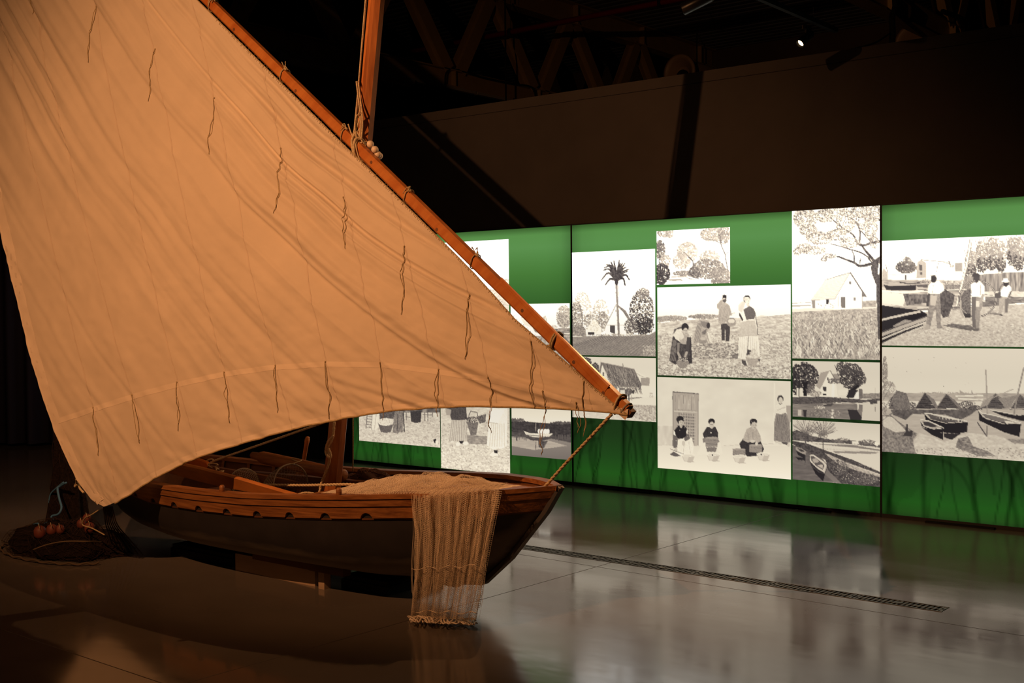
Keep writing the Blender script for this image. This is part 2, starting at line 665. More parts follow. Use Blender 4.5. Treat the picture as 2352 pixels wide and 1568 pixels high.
# fluorescent fitting and cable trunking under the far truss
tr = thing('cable_trunking', 'white cable trunking fixed under the far roof truss', 'trunking', (TX1 + .06, 16, 5.96))
for a, b in ((9.0, 16.75), (16.80, 18.25), (18.30, 21.5)):
    G().box(TX1 + .02, TX1 + .12, a, b, 5.945, 6.0).build('trunking_length', 'white_fix', tr)
fx = thing('fluorescent_fitting', 'unlit fluorescent strip light with clear cover under the far truss', 'light fitting', (TX1 + .1, 14.85, 5.86))
g = G()
g.box(TX1 + .0, TX1 + .22, 13.30, 16.38, 5.86, 5.945)
fb_ = g.build('body', 'white_fix', fx)
g = G()
g.lathe((TX1 + .11, 13.34, 5.855), (TX1 + .11, 16.34, 5.855), [(0, .05), (.03, .085), (2.97, .085), (3.0, .05)], 14)
g.build('diffuser_cover', mat('clear_cover', (.42, .41, .40), .18), fb_, True)

# red sprinkler pipes
g = G()
PY, PZ = 18.8, 1.6 + .298 * 18.8
g.lathe((HX0, PY, PZ), (HX1, PY, PZ), [(0, .055), (HX1 - HX0, .055)], 10)
p = g.build('red_pipe', 'red', None, True, label='red sprinkler pipe running through the trusses', cat='pipe')
for xx in (-15.1, -11.6, -8.2):
    G().box(xx - .004, xx + .004, PY - .004, PY + .004, PZ + .05, HZ).box(xx - .03, xx + .03, PY - .065, PY + .065, PZ - .065, PZ + .065).build('pipe_hanger', 'black_metal', p)
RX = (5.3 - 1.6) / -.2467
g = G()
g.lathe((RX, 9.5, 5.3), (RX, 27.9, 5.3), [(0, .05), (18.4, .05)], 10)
p = g.build('red_pipe', mat('shaded_red_pipe_paint', (.07, .008, .006), .5), None, True, label='dim red pipe running low behind the mast towards the far wall', cat='pipe')  # darker copy of the red pipe paint, with the shade put into the colour

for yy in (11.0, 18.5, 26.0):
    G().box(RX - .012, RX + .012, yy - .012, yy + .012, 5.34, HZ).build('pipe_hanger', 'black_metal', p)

# ventilation duct high behind the mast
g = G().box(-22.5, -18.6, 20.0, 20.9, 5.55, 6.15).box(-18.7, -18.55, 19.95, 20.95, 5.5, 6.2)
vd = g.build('ventilation_duct', 'white_fix', None, label='grey rectangular ventilation duct behind the mast under the roof', cat='duct')
for xx in (-22., -20.5, -19.):
    G().box(xx - .02, xx + .02, 20.4, 20.44, 6.14, HZ).build('hanger_rod', 'black_metal', vd)

# round air nozzles on the far wall
NY = 20.0
for (px_, py_, lb) in ((1560, 166, 'round air nozzle on a duct under the end of the far truss'), (2100, 100, 'round air nozzle on a duct behind the near truss chord')):
    cx, _, cz = ony(px_, py_, NY)
    t = thing('air_nozzle', lb, 'air vent', (cx, NY, cz), 'round air nozzles')
    G().lathe((cx, NY + .2, cz), (cx, NY - .02, cz), [(0, .30), (.14, .31), (.16, .345), (.21, .345), (.22, .29), (.14, .25), (.06, .14), (.03, .13)], 32).build('ring', mat('nozzle_plastic', (.26, .19, .13), .5), t, True)
    G().lathe((cx, NY + .14, cz - .06), (cx, NY + .02, cz - .06), [(0, .13), (.03, .13), (.03, .0)], 24).build('throat', 'black', t)
    G().lathe((cx, NY + .19, cz), (cx, HY1 + .02, cz), [(0, .27), (HY1 - NY - .17, .27)], 24).build('duct', 'hall', t, True)

# ------------------------------------------------------------------ track lamps
def lamp_head(t, pos, aim, length=.24, r=.055, lit=True, stem_to=None):
    pos, aim = np.array(pos, float), np.array(aim, float)
    d = (aim - pos) / np.linalg.norm(aim - pos)
    g = G().lathe(pos - d * length, pos, [(0, r * .7), (.02, r), (length - .004, r), (length, r * .96), (length, r * .86), (length - .03, r * .8), (length - .03, .0)], 20)
    hd_ = g.build('lamp_head', 'black_metal', t, True)
    if lit:
        G().lathe(pos - d * .028, pos - d * .018, [(0, r * .78), (.008, r * .78), (.01, r * .5)], 16).build('bulb', 'bulb', hd_, True)
    c = pos - d * length * .6
    if stem_to is not None:
        G().beam(c + np.array([0, 0, r * .8]), (c[0], c[1], stem_to), .018, .026, (0, 1, 0)).build('stem', 'black_metal', t)
        G().box(c[0] - .015, c[0] + .015, c[1] - .05, c[1] + .05, stem_to - .03, stem_to).build('adapter', 'black_metal', t)


TRZ = 3.70


def track(x, y0, y1, label):
    o = G().box(x - .018, x + .018, y0, y1, TRZ, TRZ + .035).build('lighting_track', 'black', None, label=label, cat='track', group='black lighting tracks')
    for yy in (y0 + .4, (y0 + y1) / 2, y1 - .4):
        G().tube([(x, yy, TRZ + .05), (x, yy, HZ + .02)], .0015, 5).build('suspension_wire', 'black_metal', o)


track(-3.80, 5.6, 8.68, 'black lighting track carrying the glowing lamp')
t = thing('track_lamp', 'glowing black track lamp hanging at the end of its track', 'lamp', LAMP_B, 'track lamps')
lamp_head(t, LAMP_B, LAMP_B_AIM, .15, .034, True, TRZ)
t2p = onz(1568, 22, TRZ - .10)
t2e = onz(1640, -14, TRZ - .02)
t = thing('track_lamp', 'dark switched-off track lamp seen against the roof deck', 'lamp', t2p, 'track lamps')
lamp_head(t, t2p, t2p + (t2p - t2e), .22, .042, False, TRZ + .14)
cc = t2p + (t2e - t2p) / np.linalg.norm(t2e - t2p) * .132
o = G().box(cc[0] - .02, cc[0] + .02, 3.0, 7.3, TRZ + .14, TRZ + .18).build('lighting_track', 'black', None, label='black lighting track carrying the switched-off lamp', cat='track', group='black lighting tracks')
for yy in (3.4, 6.9):
    G().tube([(cc[0], yy, TRZ + .17), (cc[0], yy, HZ + .02)], .0015, 5).build('suspension_wire', 'black_metal', o)
# the lamp that lights the sail hangs out of the picture, left of the viewer
t = thing('track_lamp', 'black track lamp aimed at the front of the sail', 'lamp', KEY_POS, 'track lamps')
kd = np.array(KEY_AIM) - np.array(KEY_POS)
kp = np.array(KEY_POS) - kd / np.linalg.norm(kd) * .06
lamp_head(t, kp, kp + kd, .20, .05, False, TRZ + .33)
kc = kp - kd / np.linalg.norm(kd) * .12
o = G().box(kc[0] - .018, kc[0] + .018, -3.5, 1.6, TRZ + .33, TRZ + .365).build('lighting_track', 'black', None, label='black lighting track carrying the sail lamp', cat='track', group='black lighting tracks')
for yy in (-3.0, 1.3):
    G().tube([(kc[0], yy, TRZ + .35), (kc[0], yy, HZ + .02)], .0015, 5).build('suspension_wire', 'black_metal', o)

# unseen flap added below the lens to shade the floor before the boat
hd = np.array([kd[0], kd[1], 0]) / np.hypot(kd[0], kd[1])
el = math.radians(47)
pe = np.array(KEY_POS) + hd * .14 * math.cos(el) - np.array([0, 0, .14 * math.sin(el)])
pk = np.array(KEY_POS) - hd * .01 - np.array([0, 0, .115])
G().beam(pk, pe, .38, .003).build('added_light_flap', 'black_metal', t)
def _dir(az, el_):
    az, el_ = math.radians(az), math.radians(el_)
    return np.array([math.sin(az) * math.cos(el_), math.cos(az) * math.cos(el_), math.sin(el_)])


e1, e2 = np.array(KEY_POS) + .13 * _dir(-6, 6), np.array(KEY_POS) + .13 * _dir(36, -32)  # second unseen flap, added to darken the right of the partition
ov = np.cross(e2 - e1, _dir(12, -14))
ov = ov / np.linalg.norm(ov) * (1 if ov[2] > 0 else -1)
V = [e1, e2, e2 + ov * .12, e1 + ov * .12]
V += [v + _dir(12, -14) * .003 for v in V]
obj('added_light_flap', mesh('added_light_flap', V, [(0, 1, 2, 3), (7, 6, 5, 4), (0, 4, 5, 1), (1, 5, 6, 2), (2, 6, 7, 3), (3, 7, 4, 0)]), 'black_metal', t)
G().beam(np.array(KEY_POS) - hd * .08 - np.array([0, 0, .03]), pk + hd * .02, .02, .004, (0, 1, .2)).build('added_flap_arm', 'black_metal', t)

# loose black cables over the truss chords
cab = [
    ([onx(1034, 158, TX1 + .1), onx(1024, 170, TX1 + .15), onx(1022, 195, TX1 + .15), onx(1018, 225, TX1 + .15), onx(1013, 262, TX1 + .15)], .018, 'thin black cable dropping from the far truss'),
    ([onx(1036, 158, TX1 + .1), onx(1060, 163, TX1 + .1), onx(1110, 178, TX1 + .12), onx(1180, 193, TX1 + .12), onx(1215, 198, TX1 + .14), onx(1228, 210, TX1 + .15), onx(1232, 240, TX1 + .15)], .022, 'black cable draped along the top of the far truss chord'),
    ([onx(2055, -40, TX2 + .2), onx(2056, 0, TX2 + .2), onx(2056, 18, TX2 + .2), onx(2049, 40, TX2 + .2), onx(2050, 70, TX2 + .2), onx(2049, 110, TX2 + .2)], .045, 'thick bundle of black cables hanging by the near truss'),
    ([onx(2165, 26, TX2 + .14), onx(2195, 38, TX2 + .14), onx(2208, 50, TX2 + .16), onx(2213, 66, TX2 + .16), onx(2213, 90, TX2 + .16)], .04, 'black cable looped over the near truss chord'),
    ([onx(2045, 76, TX2 + .2), onx(2010, 98, TX2 + .2), onx(1960, 112, TX2 + .2), onx(1900, 126, TX2 + .2)], .012, 'thin wire trailing from the black cable bundle'),
]
for P, r, lb in cab:
    g = G().tube(spline(P, 6), r, 6)
    g.build('cable', 'black', None, True, label=lb, cat='cable')
P = [onx(1302, 0, -15.2), onx(1302, 30, -15.2)]

# dark curtain at the far left
cdir = np.array([.78, .62, 0])
c0 = onz(60, 1036, 0)
cv, nn = [], 240
for i in range(nn):
    s = -3.6 + 5.4 * i / (nn - 1)
    q = c0 + cdir * s + np.array([-.62, .78, 0]) * (.07 * math.sin(i * .52) + .03 * math.sin(i * .23 + 1) + .5)
    cv += [(q[0], q[1], .04), (q[0], q[1], 5.2)]
me = mesh('curtain', cv, [(2 * i, 2 * i + 2, 2 * i + 3, 2 * i + 1) for i in range(nn - 1)], True)
o = obj('curtain', me, 'curtain', None, 'dark navy curtain hanging in folds beyond the left edge of the sail', 'curtain')
so = o.modifiers.new('thick', 'SOLIDIFY')
so.thickness = .01
g = G().tube([tuple(c0 + cdir * -3.6 + np.array([-.62, .78, 0]) * .5 + np.array([0, 0, 5.2])), tuple(c0 + cdir * 1.8 + np.array([-.62, .78, 0]) * .5 + np.array([0, 0, 5.2]))], .03, 8)
g.build('curtain_rail', 'black_metal', o)

# ================================================================== printed photographs
class Print:
    """a small tone canvas in which the printed picture is drawn; tones 0 (black) to 1 (paper white)"""
    S = 2

    def __init__(s, x0, x1, ytl, ytr, ybl, ybr, bg, view):
        s.q = (x0, x1, ytl, ytr, ybl, ybr)
        s.x0, s.y0 = min(x0, x1) - 4, min(ytl, ytr) - 4
        w_, h_ = x1 - s.x0 + 4, max(ybl, ybr) - s.y0 + 4
        s.a = np.full((int(h_ * s.S), int(w_ * s.S)), bg, np.float32)
        s.ox, s.oy, s.k = view
        s.r = np.random.RandomState(int(x0 * 7 + ytl))

    def c(s, pts):
        p = np.asarray(pts, float).reshape(-1, 2)
        return np.stack([(s.ox + p[:, 0] / s.k - s.x0) * s.S, (s.oy + p[:, 1] / s.k - s.y0) * s.S], 1)

    def _mask(s, p):
        h, w_ = s.a.shape
        x0, x1 = max(0, int(p[:, 0].min())), min(w_, int(p[:, 0].max()) + 2)
        y0, y1 = max(0, int(p[:, 1].min())), min(h, int(p[:, 1].max()) + 2)
        if x1 <= x0 or y1 <= y0:
            return None
        X, Y = np.meshgrid(np.arange(x0, x1) + .5, np.arange(y0, y1) + .5)
        m = np.zeros(X.shape, bool)
        n = len(p)
        for i in range(n):
            xa, ya = p[i]
            xb, yb = p[(i + 1) % n]
            if ya == yb:
                continue
            cnd = ((ya > Y) != (yb > Y)) & (X < (xb - xa) * (Y - ya) / (yb - ya) + xa)
            m ^= cnd
        return (slice(y0, y1), slice(x0, x1)), m

    def poly(s, tone, *pts, amp=0., grain=3.):
        r = s._mask(s.c(pts))
        if r is None:
            return s
        sl_, m = r
        v = s.a[sl_]
        if amp:
            t = tone + amp * s.noise(m.shape, grain, grain)
            v[m] = t[m]
        else:
            v[m] = tone
        return s

    def noise(s, shp, gx, gy):
        gx, gy = max(1., gx), max(1., gy)
        h, w_ = shp
        n = s.r.rand(int(h / gy) + 3, int(w_ / gx) + 3) * 2 - 1
        y, x = np.arange(h) / gy, np.arange(w_) / gx
        i, j = y.astype(int), x.astype(int)
        t, u = (y - i)[:, None], (x - j)[None]
        a = n[i][:, j] * (1 - u) + n[i][:, j + 1] * u
        b = n[i + 1][:, j] * (1 - u) + n[i + 1][:, j + 1] * u
        return a * (1 - t) + b * t

    def tex(s, tone, amp, gx, gy, *pts, octv=2):
        r = s._mask(s.c(pts))
        if r is None:
            return s
        sl_, m = r
        t = np.full(m.shape, tone, float)
        for o in range(octv):
            t += amp / (1.4 ** o) * s.noise(m.shape, gx / 2 ** o, gy / 2 ** o)
        s.a[sl_][m] = t[m]
        return s

    def grad(s, t0, t1, *pts):
        r = s._mask(s.c(pts))
        if r is None:
            return s
        sl_, m = r
        g = np.linspace(t0, t1, m.shape[0])[:, None] * np.ones(m.shape)
        s.a[sl_][m] = g[m]
        return s

    def ell(s, tone, cx, cy, rx, ry, amp=0.):
        q = np.linspace(0, 2 * math.pi, 20, endpoint=False)
        return s.poly(tone, *[(cx + rx * math.cos(t), cy + ry * math.sin(t)) for t in q], amp=amp)

    def line(s, tone, wd, *pts):
        p = np.asarray(pts, float).reshape(-1, 2)
        for a, b in zip(p[:-1], p[1:]):
            d = b - a
            L = max(np.hypot(*d), 1e-6)
            n = np.array([-d[1], d[0]]) / L * wd / 2
            e = d / L * wd * .3
            s.poly(tone, a + n - e, b + n + e, b - n + e, a - n - e)
        return s

    def fol(s, cx, cy, rx, ry, lo, hi, n=160, size=9., sparse=0.):
        n, size = int(n * 2.2), size * .62
        for i in range(n):
            q = s.r.rand() * 6.283
            d = s.r.rand() ** (.5 if not sparse else .4)
            x, y = cx + rx * d * math.cos(q), cy + ry * d * math.sin(q)
            z = size * (.5 + s.r.rand())
            t = lo + (hi - lo) * (s.r.rand() * .7 + .3 * (x - cx + rx) / (2 * rx))
            k = 6
            ph = s.r.rand() * 6
            s.poly(t, *[(x + z * (.6 + .5 * s.r.rand()) * math.cos(ph + 6.283 * j / k), y + z * (.6 + .5 * s.r.rand()) * math.sin(ph + 6.283 * j / k)) for j in range(k)])
        return s

    def speck(s, n, lo, hi, size, x0, y0, x1, y1, asp=1.):
        n, size, lo, hi = int(n * 1.7), size * .6, lo * .8 + .14, hi * .8 + .14
        for i in range(n):
            x, y = x0 + (x1 - x0) * s.r.rand(), y0 + (y1 - y0) * s.r.rand()
            z = size * (.4 + s.r.rand())
            s.poly(lo + (hi - lo) * s.r.rand(), (x - z * asp, y), (x, y - z), (x + z * asp, y), (x, y + z))
        return s

    def sample(s, px, py):
        x = np.clip(((px - s.x0) * s.S).astype(int), 1, s.a.shape[1] - 2)
        y = np.clip(((py - s.y0) * s.S).astype(int), 1, s.a.shape[0] - 2)
        a = s.a
        return (a[y, x] * 2 + a[y - 1, x] + a[y + 1, x] + a[y, x - 1] + a[y, x + 1]) / 6


BLZ = [(0.0, .75), (.06, 1.0), (.3, .90), (.7, .80), (1.1, .82), (1.45, 1.0), (1.75, 1.4), (2.1, 1.75), (2.3, 1.6), (2.4, 1.2)]


def backlight(z):
    """strength of the LED light behind the fabric by height: strips along the top and bottom edges"""
    return np.interp(z, [a for a, _ in BLZ], [b for _, b in BLZ])


def tone_rgb(t):
    t = np.clip(t, 0, 1)
    k = [0, .12, .35, .65, .9, 1]
    r = np.interp(t, k, [27, 50, 116, 197, 249, 255]) / 255
    g = np.interp(t, k, [24, 45, 106, 182, 237, 252]) / 255
    b = np.interp(t, k, [26, 46, 99, 163, 212, 244]) / 255
    f = lambda v: np.where(v <= .04045, v / 12.92, ((v + .055) / 1.055) ** 2.4)
    return np.stack([f(r), f(g), f(b)], -1)


CELL = .006


def print_part(name, cv, parent, label, y=D - .0125, cell=CELL):
    x0, x1, ytl, ytr, ybl, ybr = cv.q
    X0, X1 = ony(x0, (ytl + ybl) / 2, D)[0], ony(x1, (ytr + ybr) / 2, D)[0]
    Zt = (ony(x0, ytl, D)[2] + ony(x1, ytr, D)[2]) / 2
    Zt = min(Zt, LBZ - .0115)
    Zb = max(.035, (ony(x0, ybl, D)[2] + ony(x1, ybr, D)[2]) / 2)
    nu, nv = max(3, int((X1 - X0) / cell)), max(3, int((Zt - Zb) / cell))
    X, Z = np.meshgrid(np.linspace(X0, X1, nu), np.linspace(Zb, Zt, nv), indexing='ij')
    P = np.stack([X.ravel(), np.full(X.size, D), Z.ravel()], 1)
    px, py = proj(P)
    t = cv.sample(px, py)
    rgb = tone_rgb(t) * backlight(P[:, 2])[:, None] * 1.02
    P[:, 1] = y
    me = mesh(name, P, grid_faces(nu, nv)[:, ::-1].copy())
    at = me.attributes.new('print', 'FLOAT_COLOR', 'POINT')
    at.data.foreach_set('color', np.concatenate([rgb, np.ones((len(rgb), 1))], 1).astype(np.float32).ravel())
    o = obj(name, me, 'print', parent)
    o['label'] = label
    return o


R3, R4, R1, R2, R6, R7 = (1300, 480, 3.9208), (1300, 820, 4.4377), (1800, 450, 3.9203), (1800, 780, 3.4837), (750, 950, 3.1367), (800, 500, 2.4117)
R8 = (1170, 690, 5.4057)
R9 = (1500, 510, 4.2364)


def pic_palm():
    p = Print(1316, 1507, 580, 571.5, 815, 818, 1., R3)
    p.fol(150, 930, 90, 190, .5, .85, 420, 7, 1).fol(100, 960, 60, 130, .3, .6, 200, 8)
    p.fol(320, 960, 75, 150, .5, .85, 260, 7, 1).fol(330, 1000, 55, 80, .3, .65, 150, 8)
    p.line(.4, 7, (150, 1130), (155, 980), (130, 860)).line(.45, 6, (330, 1100), (325, 980))
    p.fol(225, 1010, 60, 60, .35, .6, 110, 7)
    p.poly(.93, (190, 1130), (205, 1060), (262, 985), (330, 1075), (325, 1130)).fol(262, 1060, 45, 55, .6, .95, 60, 6)
    p.poly(.2, (205, 1108), (262, 1108), (262, 1130), (205, 1130))
    p.tex(.5, .14, 4, 4, (65, 1145), (62, 1075), (90, 1050), (150, 1045), (185, 1080), (190, 1145))
    p.poly(.97, (358, 1135), (362, 1055), (460, 858), (590, 1000), (590, 1130))
    p.line(.4, 5, (362, 1055), (460, 858)).poly(.42, (455, 855), (475, 862), (545, 915), (600, 1010), (570, 1000), (520, 925), (485, 890), amp=.1)
    p.line(.75, 3, (360, 1045), (545, 1045)).poly(.25, (404, 1045), (446, 1048), (446, 1125), (404, 1105)).poly(.4, (452, 908), (460, 908), (460, 928), (452, 928))
    p.poly(.46, (452, 680), (470, 680), (493, 1140), (474, 1140), amp=.1, grain=2)
    p.line(.6, 4, (478, 690), (482, 760), (478, 790))
    for ex, ey, bx, by in ((325, 640, 390, 575), (362, 682, 405, 630), (345, 550, 400, 545), (352, 530, 405, 520), (372, 500, 420, 520), (412, 478, 440, 540), (437, 465, 452, 540), (487, 462, 475, 540), (515, 485, 490, 545), (536, 490, 498, 550), (548, 522, 505, 555), (574, 542, 510, 570), (578, 637, 540, 592), (541, 690, 520, 625), (495, 490, 480, 560), (400, 500, 440, 560), (560, 560, 500, 590)):
        q = spline([(462, 640), (bx, by), (ex, ey)], 5)
        for a, b, i in zip(q[:-1], q[1:], range(20)):
            wd = 20 * (1 - i / 12) + 5
            p.line(.13 + .16 * p.r.rand(), wd, a, b)
    p.ell(.18, 463, 655, 16, 32).ell(.2, 462, 610, 28, 34, amp=.08)
    p.fol(690, 930, 112, 200, .13, .42, 560, 9).fol(700, 760, 60, 50, .3, .55, 110, 7).fol(590, 1060, 60, 70, .2, .5, 140, 8).fol(720, 1050, 80, 80, .08, .3, 160, 9)
    p.tex(.50, .06, 6, 4, (50, 1150), (350, 1138), (560, 1142), (760, 1130), (820, 1095), (830, 1330), (50, 1330))
    for i in range(26):
        p.line(.33 + .05 * p.r.rand(), 3.5, (60 + i * 42 - 380, 1165 + 165), (330 + i * 22, 1148))
    p.fol(450, 1135, 260, 9, .35, .75, 90, 6)
    p.speck(190, .55, .92, 5, 700, 1230, 815, 1320)
    return p


def pic_thatch():
    p = Print(1316, 1508.5, 818.5, 822, 958, 968, .88, R8)
    p.grad(.84, .93, (600, 690), (1850, 690), (1850, 1250), (600, 1250))
    p.fol(950, 770, 80, 70, .12, .38, 150, 13).fol(1075, 850, 50, 80, .12, .35, 120, 12).fol(1000, 860, 90, 60, .15, .4, 120, 13)
    p.poly(.9, (1600, 885), (1750, 960), (1750, 1195), (1560, 1195), (1560, 900)).poly(.58, (1640, 955), (1750, 962), (1750, 1060), (1645, 1050), amp=.04).line(.5, 4, (1570, 890), (1660, 945), (1752, 960))
    p.poly(.9, (1120, 950), (1145, 765), (1290, 1065), (1640, 1075), (1640, 1190), (1380, 1220), (1150, 1060))
    p.poly(.42, (1120, 940), (1145, 762), (1165, 780), (1135, 930))
    p.poly(.42, (1148, 765), (1400, 812), (1560, 850), (1655, 1050), (1630, 1085), (1560, 1065), (1470, 1075), (1290, 1062), amp=.1, grain=2)
    for i in range(420):
        t, v = p.r.rand(), p.r.rand()
        x, y = 1160 + 400 * t + 95 * v, 775 + 75 * t + 275 * v
        p.line(.2 + .5 * p.r.rand(), 4, (x, y), (x + 16, y + 46))
    p.line(.6, 7, (1148, 765), (1560, 850)).line(.5, 8, (1420, 815), (1418, 780)).line(.5, 3, (1143, 765), (1143, 725))
    p.poly(.15, (1168, 888), (1187, 888), (1187, 935), (1168, 930)).line(.8, 3, (1168, 910), (1187, 912))
    p.poly(.25, (1230, 1015), (1250, 1020), (1250, 1085), (1235, 1070)).line(.7, 3, (1130, 1010), (1240, 1020))
    p.grad(.88, .93, (780, 1230), (1400, 1215), (1850, 1190), (1850, 1520), (780, 1520))
    p.tex(.7, .16, 5, 4, (1500, 1290), (1850, 1300), (1850, 1500), (1700, 1490), (1480, 1420))
    p.line(.45, 4, (1480, 1430), (1700, 1490), (1840, 1520)).tex(.55, .1, 5, 3, (1380, 1215), (1640, 1195), (1660, 1205), (1420, 1235))
    p.poly(.4, (1378, 1085), (1445, 1085), (1440, 1120), (1380, 1135)).poly(.85, (1385, 1110), (1450, 1105), (1455, 1160), (1390, 1165))
    p.poly(.35, (1440, 1110), (1480, 1090), (1520, 1095), (1545, 1120), (1560, 1110), (1555, 1160), (1530, 1150), (1500, 1180), (1450, 1180), amp=.12)
    p.line(.6, 5, (1500, 1090), (1480, 1150), (1475, 1190)).line(.2, 13, (1465, 1180), (1455, 1250)).line(.25, 12, (1490, 1180), (1497, 1245)).line(.6, 9, (1525, 1175), (1530, 1235)).line(.35, 9, (1440, 1190), (1425, 1230)).line(.75, 7, (1400, 1160), (1405, 1210))
    p.poly(.2, (1535, 1115), (1562, 1105), (1560, 1150), (1545, 1160)).line(.4, 5, (1378, 1085), (1378, 1160))
    p.speck(60, .5, .8, 5, 1750, 1140, 1800, 1200)
    p.tex(.82, .05, 10, 6, (780, 1330), (1150, 1370), (1480, 1440), (1800, 1520), (780, 1520))
    return p


def pic_grove():
    p = Print(1510, 1678.5, 531.5, 521, 654.5, 649.5, 1., R3)
    p.fol(890, 215, 60, 40, .35, .7, 120, 8, 1).fol(940, 220, 40, 40, .4, .75, 60, 7, 1)
    p.fol(855, 370, 45, 90, .2, .45, 170, 9).fol(900, 470, 50, 60, .4, .7, 110, 8).fol(870, 590, 72, 100, .1, .28, 330, 10).line(.3, 6, (840, 300), (850, 560))
    p.fol(1100, 390, 95, 95, .45, .8, 330, 9).fol(1050, 470, 80, 70, .45, .78, 180, 9).line(.3, 9, (1110, 430), (1150, 470), (1160, 560), (1200, 635)).line(.35, 5, (1110, 430), (1060, 380))
    p.fol(1330, 230, 115, 62, .42, .78, 330, 9).fol(1430, 230, 55, 85, .35, .7, 160, 9).line(.35, 8, (1390, 230), (1405, 330), (1440, 410), (1462, 540), (1462, 640)).line(.4, 6, (1400, 310), (1350, 285), (1290, 270)).line(.4, 5, (1440, 410), (1490, 370))
    p.fol(1300, 440, 90, 70, .45, .78, 200, 9).fol(1290, 540, 150, 90, .28, .62, 420, 10).fol(1400, 600, 100, 75, .35, .65, 260, 9).fol(1060, 580, 90, 26, .3, .62, 150, 8).fol(1160, 580, 50, 60, .2, .45, 120, 9)
    p.poly(.98, (880, 690), (950, 612), (1110, 606), (1340, 672), (1330, 690)).poly(.55, (925, 632), (1040, 628), (1060, 644), (940, 648)).poly(.6, (960, 606), (1090, 602), (1100, 612), (950, 616)).poly(.5, (1080, 610), (1180, 640), (1120, 632))
    p.fol(1400, 655, 90, 22, .3, .6, 120, 8)
    return p


